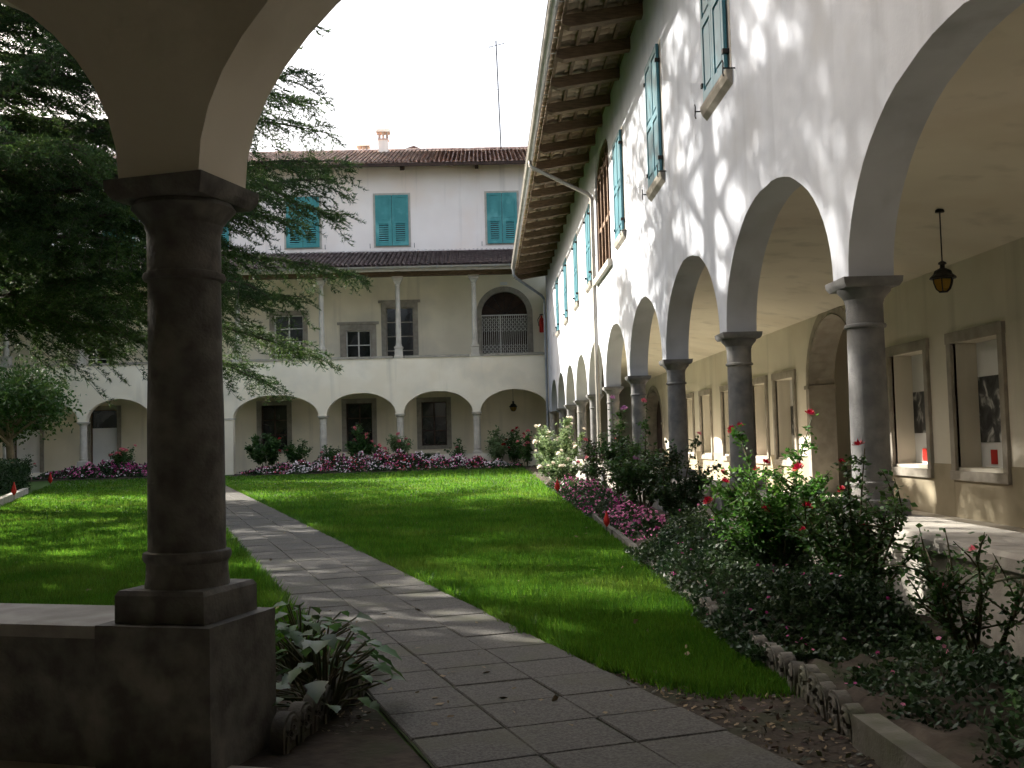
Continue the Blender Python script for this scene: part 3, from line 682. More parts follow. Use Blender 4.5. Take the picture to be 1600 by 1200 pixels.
# chimneys and a gable behind
def chimney(x, y, z0, h, w_, label_part):
    m = MB(); m.box(x-w_,x+w_,y-w_,y+w_,z0,z0+h*.6); c_ = m.obj('chimney', 'plaster_pink', FW)
    q = MB()
    for sx in (-1,0,1):
        for sy in (-1,1): q.box(x+sx*w_*.8-.04,x+sx*w_*.8+.04,y+sy*w_*.8-.04,y+sy*w_*.8+.04,z0+h*.6,z0+h*.85)
    q.box(x-w_*1.15,x+w_*1.15,y-w_*1.15,y+w_*1.15,z0+h*.58,z0+h*.62)
    q.add([(x-w_*1.4,y-w_*1.3,z0+h*.85),(x+w_*1.4,y-w_*1.3,z0+h*.85),(x+w_*1.4,y+w_*1.3,z0+h*.85),(x-w_*1.4,y+w_*1.3,z0+h*.85),(x-w_*1.4,y,z0+h),(x+w_*1.4,y,z0+h)],
          [(0,1,5,4),(2,3,4,5),(0,4,3),(1,2,5),(3,2,1,0)]); q.obj('chimney_cap', 'tile', c_)
chimney(-4.85,YU+4.0,15.6,1.45,.24,''); chimney(-6.05,YU+5.6,15.6,1.15,.24,'')
GB = thing('rear_house', 'gable roof peeking over the main tiled roof behind the white chimney', 'house', (-3.2,62,0))
m = MB(); m.add([(-4.85,60,0),(-3.05,60,0),(-3.05,60,17.75),(-3.75,60,18.05),(-4.85,60,17.75),(-4.85,68,0),(-3.05,68,0),(-3.05,68,17.75),(-3.75,68,18.05),(-4.85,68,17.75)],
      [(0,1,2,3,4),(6,5,9,8,7),(1,6,7,2),(5,0,4,9)]); m.obj('wall','plaster_pink',GB)
m = MB(); m.add([(-5.0,59.7,17.72),(-3.75,59.7,18.12),(-2.9,59.7,17.72),(-5.0,68.3,17.72),(-3.75,68.3,18.12),(-2.9,68.3,17.72),(-5.0,59.7,17.62),(-3.75,59.7,18.02),(-2.9,59.7,17.62)], [(0,1,4,3),(1,2,5,4),(6,7,1,0),(7,8,2,1)]); m.obj('roof','tile_dark',GB)
AN = thing('antenna', 'thin tall antenna mast on the ridge against the white sky', 'antenna', (1.1,YU+5.0,16.0))
m = MB(); m.tube([(1.12,YU+5.0,15.9),(1.0,YU+5.0,21.9)], .034, 6); m.obj('mast','iron',AN)
m = MB(); m.bar((.6,YU+5.0,21.55),(1.45,YU+5.0,21.75),.025,.025)
for k in range(5): x = .65+k*.18; m.bar((x,YU+4.75,21.56+k*.045),(x,YU+5.25,21.56+k*.045),.012,.012)
m.bar((.9,YU+5.0,19.3),(1.2,YU+5.0,19.32),.012,.012); m.obj('aerial','iron',AN)

# ================================================================== LEFT WING (closes the court, outside the picture)
LW = thing('left_wing', 'plain cloister wing closing the garden at far left outside the picture', 'building', (-27,25,0))
lh = [(a+.17,a+3.13,-1,ZS,1.0) for a in np.arange(10.5,43,3.3)]
lwl = holed_wall(10.0,49,ZS,9.0,lh,.34,lambda u,d,z: (-25.0-d,u,z)); lwl.weld().obj('wall','plaster_cream',LW,smooth=True)
for a in np.arange(10.5,47,3.3): place_column(cf, LW, (-25.17,a,ZS-(FS-.62)))
m = MB(); m.box(-25.4,-24.95,10,49,-.2,ZS-(FS-.62)-.001); m.obj('parapet','plaster_cream',LW)
m = MB(); m.box(-36,-28.3,8,50,-.2,9.0); m.obj('rear_block','plaster_ochre',LW)
m = MB(); m.box(-28.29,-25.35,10,49,3.7,9.0); m.obj('upper_storey','plaster_cream',LW)
slope_ = MB(); slope_.add([(-23.9,9,8.75),(-23.9,50,8.75),(-36,50,12.2),(-36,9,12.2),(-23.9,9,8.6),(-23.9,50,8.6),(-36,50,9.01),(-36,9,9.01)],[(3,2,1,0),(4,5,1,0),(4,7,3,0),(5,6,2,1),(4,5,6,7)]); slope_.obj('roof','tile',LW)

# ================================================================== NEAR ARCADE (the camera stands inside it)
TN = R(17.5); U = Vector((math.cos(TN), -math.sin(TN), 0)); NV = Vector((math.sin(TN), math.cos(TN), 0))
A0 = Vector((-1.143, 4.052, 0)); NS = 4.1
def nm_(u, d, z):
    p = A0 + U*u + NV*d; return (p.x, p.y, z)
NW = thing('near_arcade', 'shaded arcade framing the view with thick stone column in the foreground', 'building', tuple(A0))
NSZ, NRZ = 2.165, 1.13
nh = [(.17+NS*k, NS-.17+NS*k, -1, NSZ, NRZ) for k in range(-6,1)]
nwall = holed_wall(-25.4, 4.3, NSZ, 8.6, nh, .33, lambda u,d,z: nm_(u, d-.165, z)); nwall.weld().obj('arch_wall', 'plaster_near', NW, smooth=True)
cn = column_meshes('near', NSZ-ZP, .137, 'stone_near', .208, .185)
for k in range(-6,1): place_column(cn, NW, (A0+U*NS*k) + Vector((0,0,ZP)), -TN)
m = MB(); x0,x1=NS-.2,NS+.2
def nbox(m,u0,u1,d0,d1,z0,z1,mi=0):
    vs=[nm_(u,d,z) for z in (z0,z1) for u,d in ((u0,d0),(u1,d0),(u1,d1),(u0,d1))]
    m.add(vs,[(3,2,1,0),(4,5,6,7),(0,1,5,4),(1,2,6,5),(2,3,7,6),(3,0,4,7)],mi)
nbox(m,x0,x1,-.2,.2,-.3,NSZ-.002); m.obj('corner_pier','stone_near',NW)
m = MB(); nbox(m,-.235,.237,-.232,.232,-.45,ZP-.001); m.obj('pedestal','stone_near',NW)
m = MB(); nbox(m,-25,-.239,-.215,.215,-.45,ZP-.052); m.obj('parapet','stone_near',NW)
u = -.241
while u > -24:
    L = random.uniform(.75,1.1); c_ = MB(); nbox(c_,u-L+.008,u,-.226,.226,ZP-.05,ZP-.004+random.uniform(-.003,.003)); c_.obj('coping_slab','concrete',NW); u -= L
m = MB(); nbox(m,-25.4,10.2,-4.4,-4.1,-.35,8.6); m.obj('back_wall','plaster_near',NW)
m = MB(); nbox(m,-25.4,5.6,-4.09,-.17,3.72,3.9); m.obj('loggia_ceiling','plaster_near',NW)
m = MB(); nbox(m,-25.4,6,-5,-.1,-.5,.02); tag(m.obj('near_loggia_floor','floor'),kind='structure')
m = MB(); nbox(m,-25.4,5.2,-8,.4,8.6,8.8); m.obj('roof','tile',NW)
m = MB(); nbox(m,-25.7,-25.4,-4.4,.2,-.3,8.6); m.obj('end_wall','plaster_near',NW)

# ================================================================== THINGS
def lantern(loc, ztop, label, s=1.0):
    x,y,z = loc; t = thing('hanging_lantern', label, 'lantern', (x,y,z), 'lanterns hanging in the arcades')
    m = MB(); m.lathe([(.02*s,0),(.055*s,-.0),(.05*s,.03*s),(.02*s,.05*s)],(x,y,ztop-.05*s),n=12); m.tube([(x,y,ztop-.04*s),(x,y,z+.36*s)],.008*s,6)
    m.obj('chain','iron',t)
    m = MB(); m.lathe([(.155*s,.155*s),(.15*s,.175*s),(.11*s,.21*s),(.095*s,.25*s),(.05*s,.275*s),(.03*s,.285*s),(.028*s,.32*s),(.05*s,.33*s),(.045*s,.35*s),(.012*s,.37*s)],(x,y,z),n=12); m.obj('cap','iron',t)
    m = MB(); prof = [(.05,.0),(.085,.03),(.112,.1),(.12,.155)]
    for k in range(6):
        a = math.pi/3*k
        m.tube([(x+r*s*math.cos(a),y+r*s*math.sin(a),z+q*s) for r,q in prof],.008*s,5)
    m.lathe([(.055*s,-.012*s),(.055*s,.004*s)],(x,y,z),n=6); m.lathe([(.122*s,.145*s),(.122*s,.16*s)],(x,y,z),n=6); m.obj('cage','iron',t)
    m = MB(); m.lathe([(.045*s,.006*s),(.078*s,.03*s),(.104*s,.1*s),(.11*s,.144*s)],(x,y,z),n=6); m.obj('glass','amber',t)
    return t
lantern((4.85,10.95,2.60),3.485,'black lantern with amber glass hanging from vault inside nearest right arch',.88)
lantern((4.85,27.0,2.6),3.485,'amber lantern hanging far down the right hand arcade',1.0)
lantern((1.22,47.2,2.45),3.76,'pale lantern hanging inside the last far arch beside the corner',1.2)
EX = thing('fire_extinguisher','red fire extinguisher mounted on gallery wall beside the lattice gate','extinguisher',(2.66,YU,6.1))
m = MB(); m.lathe([(.1,0),(.115,.04),(.115,.55),(.08,.66),(.04,.7),(.04,.78)],(2.68,YU-.14,6.1),n=14); m.obj('cylinder','red',EX,smooth=True)
m = MB(); m.bar((2.6,YU-.14,6.92),(2.76,YU-.14,6.92),.05,.05); m.tube([(2.62,YU-.14,6.88),(2.5,YU-.16,6.7),(2.54,YU-.16,6.4)],.018,6); m.obj('valve_and_hose','iron',EX)
def flag(x,y,label,h=.3,k=1.0):
    t = thing('lawn_marker',label,'marker',(x,y,0),'red markers along the lawn edges')
    m = MB(); m.tube([(x,y,-.02),(x,y,h)],.006,5); m.obj('stake','iron',t)
    m = MB(); m.lathe([(.008*k,0),(.035*k,.04*k),(.04*k,.07*k),(.028*k,.11*k),(.012*k,.16*k),(.004*k,.19*k)],(x,y,h-.16*k),n=8); m.obj('red_cap','red',t,smooth=True)
flag(1.33,20.3,'small red marker on lawn edge before the sunlit white rose bush',.36,1.3); flag(1.40,12.6,'nearest red marker at lawn edge beside pink bedding flowers',.26)
flag(-11.45,25.9,'red marker at corner of clipped hedge on left lawn',.42,1.7); flag(-14.3,35.0,'distant red marker at left lawn edge behind hedge',.45,1.9)

# edging of the long bed: plain kerb stones, then scalloped scroll stones near the camera
ED = thing('bed_edging','low grey stone edging between lawn and right hand flower bed','edging',(1.42,10,0))
y = 6.9
while y < 30:
    L = random.uniform(.85,1.05); m = MB(); j = random.uniform(-.012,.012)
    xe = 1.37 + (y-6.9)*.016
    m.add([(xe+j-.035,y,-.05),(xe+j+.035,y,-.05),(xe+j+.05,y+L-.01,-.05),(xe+j-.02,y+L-.01,-.05),(xe+j-.03,y,.085),(xe+j+.03,y,.085),(xe+j+.045,y+L-.01,.085),(xe+j-.015,y+L-.01,.085)],
          [(4,5,6,7),(0,1,5,4),(1,2,6,5),(2,3,7,6),(3,0,4,7)]); m.obj('kerb_stone','stone_old',ED); y += L
def scroll_mesh():
    m = MB(); n = 10; prof = [(-.075,0),(-.075,.085)]+[(-.075*math.cos(math.pi*k/n), .085+.07*math.sin(math.pi*k/n)) for k in range(1,n)]+[(.075,.085),(.075,0)]
    N = len(prof); m.v = [(-.026,a,b) for a,b in prof]+[(.026,a,b) for a,b in prof]
    m.f = [tuple(range(N))[::-1], tuple(range(N,2*N))]+[(i,(i+1)%N,N+(i+1)%N,N+i) for i in range(N)]; m.m = [0]*len(m.f)
    for sx in (-1,1):
        pts = [(sx*.028,.052*(1-k/22)*math.cos(k*.62+.5),.088+.052*(1-k/22)*math.sin(k*.62+.5)) for k in range(18)]; m.tube(pts,.0105,5)
        m.tube([(sx*.028,-.055,.0),(sx*.028,-.045,.075)],.011,5); m.tube([(sx*.028,.055,.0),(sx*.028,.05,.06)],.011,5)
    return m.mesh('scroll_stone','stone_old',True)
scr = scroll_mesh(); y = 4.0
while y < 6.85:
    o = inst('scroll_stone', scr, ED, (1.36+random.uniform(-.008,.008), y, random.uniform(-.025,0)), R(random.uniform(-5,5))); o.rotation_euler.y = R(random.uniform(-7,7)); y += .152
m = MB(); m.add([(1.345,2.9,-.05),(1.455,2.9,-.05),(1.42,3.91,-.05),(1.31,3.91,-.05),(1.35,2.9,.11),(1.45,2.9,.11),(1.415,3.91,.12),(1.315,3.91,.12)],[(4,5,6,7),(0,1,5,4),(1,2,6,5),(2,3,7,6),(3,0,4,7)]); m.obj('kerb_stone','stone_old',ED)
CE = thing('cross_edging','short row of scalloped stones crossing the right flower bed','edging',(1.9,10.7,0))
for k in range(6): inst('scroll_stone', scr, CE, (1.58+k*.155, 10.7+random.uniform(-.01,.01), -.05), R(90))
LE = thing('corner_edging','scalloped stones behind big leaves at foot of the near column','edging',(-.78,4.3,0))
for k in range(7): inst('scroll_stone', scr, LE, (-.80+k*.03, 4.12+k*.148, -.01), R(-12))

# ------------------------------------------------------------------ plants
def plant_mesh(name, parts, parent=None, kind=None):
    """parts: list of (V,F,material)"""
    Vs, Fs, mi, ms, o = [], [], [], [], 0
    for V, F, m in parts:
        if m not in ms: ms.append(m)
        Vs.append(V); Fs.append(F+o); mi.append(np.full(len(F), ms.index(m))); o += len(V)
    ob = inst(name, np_mesh(name, np.concatenate(Vs), np.concatenate(Fs), ms, np.concatenate(mi)), parent, (0,0,0))
    if kind: tag(ob, kind=kind)
    return ob
BL = {}
def bloom_mesh(mname):
    if mname in BL: return BL[mname]
    V = []; F = []
    for ring,(nr,r,h,tilt) in enumerate(((5,1.0,.25,.2),(5,.75,.5,.45),(4,.45,.7,.8))):
        for k in range(nr):
            a = 2*math.pi*(k+.5*ring)/nr; ca,sa = math.cos(a),math.sin(a); wd=.75*r
            b = np.array([[.1*ca,.1*sa,0],[r*.75*ca-wd*.6*sa,r*.75*sa+wd*.6*ca,h*.7],[r*ca,r*sa,h+tilt*.4],[r*.75*ca+wd*.6*sa,r*.75*sa-wd*.6*ca,h*.7]])
            o = len(V); V += list(b); F.append([o,o+1,o+2,o+3])
    BL[mname] = np_mesh('bloom', np.array(V)*.5, np.array(F), mname); return BL[mname]
def rose(x, y, h, sp, label, leafm='leaf_rose', blooms='rose_red', nb=6, bs=.08, nst=8, nlf=1500, ls=.05, canes=(), group='rose bushes in the flower beds', lowfrac=.15, name='rose_bush', spots=None):
    t = thing(name, label, 'rose bush' if name == 'rose_bush' else 'shrub', (x,y,0), group)
    st = MB(); tips = []; seg = []
    for k in range(nst):
        a = random.uniform(0,2*math.pi); r_ = sp*math.sqrt(random.random()); hh = h*random.uniform(.55,1.0)*(1-.25*r_/sp)
        p0 = Vector((x+random.uniform(-.06,.06),y+random.uniform(-.06,.06),0)); p2 = Vector((x+r_*math.cos(a),y+r_*math.sin(a),hh)); p1 = (p0+p2)/2+Vector((random.uniform(-.08,.08),random.uniform(-.08,.08),hh*.12))
        seg.append((p0,p1,p2)); tips.append(p2)
    for (dx,dy,hh) in canes:
        p0 = Vector((x,y,0)); p2 = Vector((x+dx,y+dy,hh)); p1 = Vector((x+dx*.35,y+dy*.35,hh*.6)); seg.append((p0,p1,p2)); tips.insert(0,p2)
    P = []; 
    for i,(p0,p1,p2) in enumerate(seg):
        pts = [p0*(1-t_)**2+p1*2*t_*(1-t_)+p2*t_*t_ for t_ in (0,.2,.4,.6,.8,1)]
        st.tube(pts,[.011,.010,.008,.007,.005,.003],5)
        nside = 5 if i < nst else 3
        for s in range(nside):
            t_ = random.uniform(.3,.95); b = p0*(1-t_)**2+p1*2*t_*(1-t_)+p2*t_*t_
            L = random.uniform(.12,.3)*(1 if i < nst else .5); e = b+Vector((random.uniform(-1,1),random.uniform(-1,1),random.uniform(.1,.8))).normalized()*L
            st.tube([b,(b+e)/2+Vector((0,0,.015)),e],[.005,.004,.002],4); P.append((b,e))
        P.append((pts[2],pts[4])); P.append((pts[3],pts[5]))
    st.obj('stems','stem',t)
    n = nlf; ii = RNG.integers(0,len(P),n); A = np.array([p[0] for p in P])[ii]; B = np.array([p[1] for p in P])[ii]
    tt = RNG.random((n,1)); c = A+(B-A)*tt+RNG.normal(size=(n,3))*ls*.45
    D = rdir(n,.1); D[:,2] *= .6
    c[:,2] = np.maximum(c[:,2],.04)
    Lr = ls*RNG.uniform(.6,1.25,n); Nn = unit(RNG.normal(size=(n,3))*.5+np.array([0,0,1]))
    V,F = leaves(c,D,Nn,Lr,Lr*.62); plant_mesh('foliage',[(V,F,leafm)],t)
    bm = bloom_mesh(blooms)
    pts = spots if spots else [tips[i % len(tips)]+Vector((random.uniform(-.06,.06),random.uniform(-.06,.06),.02)) for i in range(nb)]
    for p in pts:
        o = inst('bloom',bm,t,p); s = bs*random.uniform(.8,1.2); o.scale = (s,s,s); o.rotation_euler = (R(random.uniform(-45,45)),R(random.uniform(-45,45)),random.uniform(0,6))
    return t
def bedding(name, label_kind, x0, x1, y0, y1, h, cols, n, ls=.05, ps=.03, fl=.5, leafm='leaf_dark', mound=.5):
    """low massed flowers: leaves and five-petalled blossoms"""
    gx = RNG.uniform(x0,x1,n); gy = RNG.uniform(y0,y1,n)
    ex = np.minimum((gx-x0)/(x1-x0),(x1-gx)/(x1-x0))*2; ey = np.minimum((gy-y0),(y1-gy))/min(.5,(y1-y0)/2)
    hh = h*np.clip(np.sqrt(np.clip(ex,0,1))*np.clip(ey,0.15,1),.2,1)*(1+mound*.5*np.sin(gx*5.1+gy*3.3)*np.sin(gy*4.1-gx*2.7))
    z = hh*RNG.uniform(.35,1,n)**.6
    D = rdir(n,.2); L = ls*RNG.uniform(.6,1.3,n); Nn = unit(RNG.normal(size=(n,3))*.6+np.array([0,0,1]))
    parts = []
    V,F = leaves(np.stack([gx,gy,z],1),D,Nn,L,L*.65); parts.append((V,F,leafm))
    m = int(n*fl); idx = RNG.integers(0,n,m); cx,cy,cz = gx[idx],gy[idx],hh[idx]*RNG.uniform(.85,1.1,m)+.01
    patch = np.sin(cx*2.3+cy*1.1)+np.sin(cy*2.9-cx*1.7)+RNG.normal(size=m)*.7
    q = np.argsort(np.argsort(patch))/m; which = np.minimum((q*len(cols)).astype(int),len(cols)-1)
    for k,cm in enumerate(cols):
        s = which == k; nn = int(s.sum())
        if not nn: continue
        c = np.stack([cx[s],cy[s],cz[s]],1); ax = unit(RNG.normal(size=(nn,3))*.45+np.array([-.25,-.5,.8])); e1 = unit(np.cross(ax,RNG.normal(size=(nn,3)))); e2 = np.cross(ax,e1)
        r_ = ps*RNG.uniform(.7,1.2,nn)[:,None]; Vp = [];
        for j in range(5):
            a = 2*math.pi*j/5; d = e1*math.cos(a)+e2*math.sin(a); sd = -e1*math.sin(a)+e2*math.cos(a)
            Vp.append(np.stack([c,c+d*r_*.6+sd*r_*.42+ax*r_*.1,c+d*r_,c+d*r_*.6-sd*r_*.42+ax*r_*.1],1))
        Vp = np.stack(Vp,1).reshape(-1,3); parts.append((Vp,np.arange(len(Vp)).reshape(-1,4),cm))
    o = plant_mesh(name,parts,None,'stuff'); return tag(o,label_kind,'flowers')

# grass blades, denser near the camera
def lawn_ok(x,y):
    a,s = path_uv(x,y); edge = .60+.03*np.sin(a*2.3)+.025*np.sin(a*7.1+1)*np.sin(a*1.3)+.02*np.sin(a*17.0)+RNG.normal(size=np.shape(x))*.018
    right = (s > edge)&(x < 1.34+np.maximum(0,(y-6.9))*.016)&(y < 42.5)&(y > 4.75+np.maximum(0,.95-x)*1.15+RNG.normal(size=np.shape(x))*.06)
    leftl = (s < -edge)&(x > -9.65-(y-20.5)*.335)&(y < 43.0)&((x*U.y*0+ (x-A0.x)*NV.x+(y-A0.y)*NV.y) > .45)&((y>6.0)|(x<-1.45))
    return right|leftl
def grass(n):
    yy = 1/RNG.uniform(1/44.0,1/4.6,n); fx = RNG.uniform(-.53,.30,n)
    xx = fx*yy
    near = RNG.random(n) < .25; xx[near] = RNG.uniform(-14,1.7,near.sum()); 
    k = lawn_ok(xx,yy); xx,yy = xx[k],yy[k]; m = len(xx)
    clump = .5+.5*np.sin(xx*3.1+np.sin(yy*1.7))*np.sin(yy*2.6+xx*.9)
    dist = np.hypot(xx,yy); L = RNG.uniform(.035,.085,m)*(.8+.4*clump); wd = .0045+.00085*dist
    az = RNG.uniform(0,2*math.pi,m); lean = RNG.uniform(.1,.75,m)
    d = np.stack([np.cos(az)*lean,np.sin(az)*lean,np.ones(m)],1); d = unit(d); sd = np.stack([-np.sin(az+1),np.cos(az+1),np.zeros(m)],1)
    p = np.stack([xx,yy,np.zeros(m)],1); V = np.stack([p-sd*wd[:,None]/2,p+sd*wd[:,None]/2,p+d*L[:,None]],1).reshape(-1,3)
    o = inst('grass',np_mesh('grass',V,np.arange(m*3).reshape(m,3),'grass'),None,(0,0,0)); return tag(o,'short green lawn grass on both sides of the slab path','grass',kind='stuff')
grass(720000)
def tufts(n):
    x = RNG.uniform(-3.5,1.5,n); y = RNG.uniform(30,42.4,n); k = (RNG.random(n) < .5)&lawn_ok(x,y); x,y = x[k],y[k]; m=len(x)
    az = RNG.uniform(0,6.28,m); d = unit(np.stack([np.cos(az)*.3,np.sin(az)*.3,np.ones(m)],1)); sd = np.stack([-np.sin(az),np.cos(az),np.zeros(m)],1); L = RNG.uniform(.1,.26,m)[:,None]
    p = np.stack([x,y,np.zeros(m)],1); V = np.stack([p-sd*.009,p+sd*.009,p+d*L],1).reshape(-1,3)
    return tag(inst('seed_grass',np_mesh('seed_grass',V,np.arange(m*3).reshape(m,3),'grass'),None,(0,0,0)),'longer pale grass stalks near the far lawn edge','grass',kind='stuff')
tufts(2600)

# right hand bed, far to near
rose(1.55,41.5,1.75,.7,'coral pink roses in the corner where the two wings meet',blooms='rose_pink',nb=10,bs=.2,nlf=1500,ls=.1)
rose(1.95,33.5,1.7,.6,'leafy rose bush directly behind the sunlit white rose bush',leafm='leaf_grey',blooms='rose_white',nb=8,bs=.13,nlf=1600,ls=.08)
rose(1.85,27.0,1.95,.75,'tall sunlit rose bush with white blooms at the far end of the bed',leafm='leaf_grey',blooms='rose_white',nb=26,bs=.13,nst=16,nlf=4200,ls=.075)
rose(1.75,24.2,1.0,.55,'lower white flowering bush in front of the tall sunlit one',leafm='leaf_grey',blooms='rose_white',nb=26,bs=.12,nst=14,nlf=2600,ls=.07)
rose(2.2,20.6,1.35,.5,'bronze leaved rose bush beside the wall downpipe',leafm='leaf_bronze',blooms='rose_pink',nb=5,bs=.1,nlf=1700,ls=.06)
rose(2.12,17.3,1.55,.55,'dense dark green rose bush with a mauve bloom on top',blooms='rose_mauve',nb=3,bs=.13,nst=16,nlf=4600,ls=.06,canes=((-.05,.1,1.78),(.1,.0,1.6)))
rose(2.10,14.3,1.4,.5,'tall green rose bush before the fourth column with no open roses',blooms='rose_pink',nb=2,bs=.09,nst=16,nlf=4600,ls=.055,canes=((.1,.05,1.62),))
rose(2.2,12.3,1.05,.42,'dark leaved shrub beside cross edging in the right bed',leafm='leaf_dark',blooms='rose_pink',nb=1,bs=.07,nst=12,nlf=3000,ls=.055,name='shrub',group=None,canes=((.2,-.2,1.15),))
rose(2.05,7.55,1.08,.62,'red rose bush with bright sunlit leaves before the second column',leafm='leaf_sunlit',blooms='rose_red',nb=13,bs=.085,nst=30,nlf=10500,ls=.042,
     canes=((-.12,.55,1.20),(-.10,.60,1.17),(.34,.15,1.27),(-.02,.2,.92)))
rose(2.2,6.35,.92,.42,'smaller red rose bush close against the parapet by nearest column',leafm='leaf_rose',blooms='rose_red',nb=7,bs=.075,nst=18,nlf=4800,ls=.04,canes=((.12,.1,1.05),(-.1,-.2,.95)))
rose(2.30,5.0,.78,.34,'sparse rose stems throwing leaf shadows on the near parapet face',leafm='leaf_rose',blooms='rose_pink',nb=2,bs=.06,nst=11,nlf=1300,ls=.036)
bedding('bedding_flowers','mauve and pink bedding flowers along edge of far right bed',1.42,2.3,15,26,.32,['petal_magenta','petal_pink','petal_magenta'],14000,.055,.02,.06)
bedding('bedding_flowers','bright pink bedding mound beside the nearest red marker',1.5,2.05,11.2,14.8,.32,['petal_pink','petal_magenta','petal_pink','petal_magenta'],9000,.05,.02,.12)
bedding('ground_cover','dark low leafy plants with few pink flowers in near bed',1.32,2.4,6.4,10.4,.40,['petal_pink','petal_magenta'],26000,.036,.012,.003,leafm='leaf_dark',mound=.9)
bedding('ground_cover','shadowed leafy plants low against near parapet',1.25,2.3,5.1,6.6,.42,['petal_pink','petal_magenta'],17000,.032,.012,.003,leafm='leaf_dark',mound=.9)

bedding('ground_cover','dark sparse plants in shaded soil beyond the nearest kerb block',1.55,2.35,3.0,5.1,.24,['petal_pink','petal_magenta'],7000,.032,.012,.003,leafm='leaf_hedge',mound=.9)
# bed before the far wing
bedding('bedding_flowers','mixed white pink and red bedding flowers before the far arches',-9.9,1.4,42.5,44.6,.58,['petal_white','petal_white','petal_pink','petal_red','petal_magenta','petal_white'],26000,.10,.042,.22,leafm='leaf_dark',mound=1.1)
for (x,h,sp,lab,bl,nb,nl,lm) in ((-9.3,1.75,.75,'broad leafy rose bush before the leftmost of far dark windows','rose_red',2,2600,'leaf_rose'),(-8.0,1.65,.45,'light green rose bush left of first far column','rose_pink',1,1300,'leaf_rose'),
    (-6.55,1.15,.4,'small rose bush just right of first far column','rose_pink',1,700,'leaf_rose'),(-5.35,1.9,.5,'tall pink rose bush before the middle far window','rose_pink',5,1500,'leaf_rose'),(-4.55,1.05,.45,'low salmon rose bush beside the middle far window','rose_pink',9,900,'leaf_rose'),
    (-3.6,1.75,.4,'thin tall rose bush in front of second far column','rose_pink',4,900,'leaf_grey'),(-1.25,1.15,.3,'thin small rose bush right of the rightmost far window','rose_pink',1,380,'leaf_rose'),
    (.45,1.55,.5,'grey green rose bush right of third far column','rose_red',3,1400,'leaf_grey'),(1.15,1.55,.35,'red tipped rose bush under the pale far lantern','rose_red',4,700,'leaf_rose')):
    rose(x,44.75,h*1.18,sp*1.25,lab,leafm=lm,blooms=bl,nb=nb,bs=.2,nst=11,nlf=int(nl*1.5),ls=.12)
def grass_clump(x,y,h,label,mname,n=500):
    az = RNG.uniform(0,6.28,n); r0 = RNG.uniform(0,.12,n); out = RNG.uniform(.2,.6,n)*h*1.3; k = np.linspace(0,1,5)
    p = []
    for t_ in k: p.append(np.stack([x+np.cos(az)*(r0+out*t_),y+np.sin(az)*(r0+out*t_),h*(1.7*t_-1.05*t_*t_)*RNG.uniform(.9,1.05,n)],1))
    sd = np.stack([-np.sin(az),np.cos(az),np.zeros(n)],1)*.012; V=[];F=[]
    for i,q in enumerate(p): V += [q-sd*(1-k[i]*.8),q+sd*(1-k[i]*.8)]
    V = np.stack(V,1); b = np.arange(n)[:,None]*10
    for i in range(4): F.append(np.concatenate([b+2*i,b+2*i+1,b+2*i+3,b+2*i+2],1))
    t = thing('ornamental_grass',label,'grass clump',(x,y,0)); inst('blades',np_mesh('blades',V.reshape(-1,3),np.concatenate(F),mname),t,(0,0,0))
grass_clump(-2.7,44.4,1.0,'dark arching grass clump below the rightmost far window','leaf_dark')
# left far bed
bedding('bedding_flowers','dark pink bedding mound under arches left of the foreground column',-18.6,-12.2,43.2,44.9,.62,['petal_pink','petal_magenta','petal_white','petal_magenta'],10000,.11,.05,.16,leafm='leaf_hedge')
rose(-15.0,44.2,1.85,.6,'pink rose bush left of the foreground column beneath the wall corbel',blooms='rose_pink',nb=8,bs=.2,nlf=1100,ls=.11)
rose(-18.9,44.0,1.3,.4,'thin twiggy rose beside the far left column',blooms='rose_pink',nb=1,bs=.15,nlf=300,ls=.1)
def hedge(x0,x1,y0,y1,h,label):
    t = thing('clipped_hedge',label,'hedge',((x0+x1)/2,(y0+y1)/2,0),'clipped hedges at left')
    n = 9000; c = np.stack([RNG.uniform(x0,x1,n),RNG.uniform(y0,y1,n),RNG.uniform(.03,h,n)],1); f = RNG.integers(0,5,n)
    for i,(ax,v) in enumerate(((0,x1),(0,x0),(1,y0),(1,y1),(2,h))): s = f==i; c[s,ax] = v+RNG.normal(size=s.sum())*.03
    D = rdir(n,.2); L = RNG.uniform(.04,.08,n); V,F = leaves(c,D,rdir(n),L,L*.6); plant_mesh('foliage',[(V,F,'leaf_hedge')],t)
    m = MB(); m.box(x0+.08,x1-.08,y0+.08,y1-.08,0,h-.08); m.obj('branches','leaf_hedge',t)
hedge(-16.6,-13.75,29.3,32.2,.95,'clipped green hedge block behind the orange markers'); hedge(-14.0,-12.15,23.6,26.2,.72,'lower dark hedge at left picture edge')
m = MB(); m.bar((-9.75,20.5,.05),(-13.2,30.6,.05),.14,.22); tag(m.obj('lawn_kerb','concrete'),'low pale kerb at left edge of the lawn','kerb')

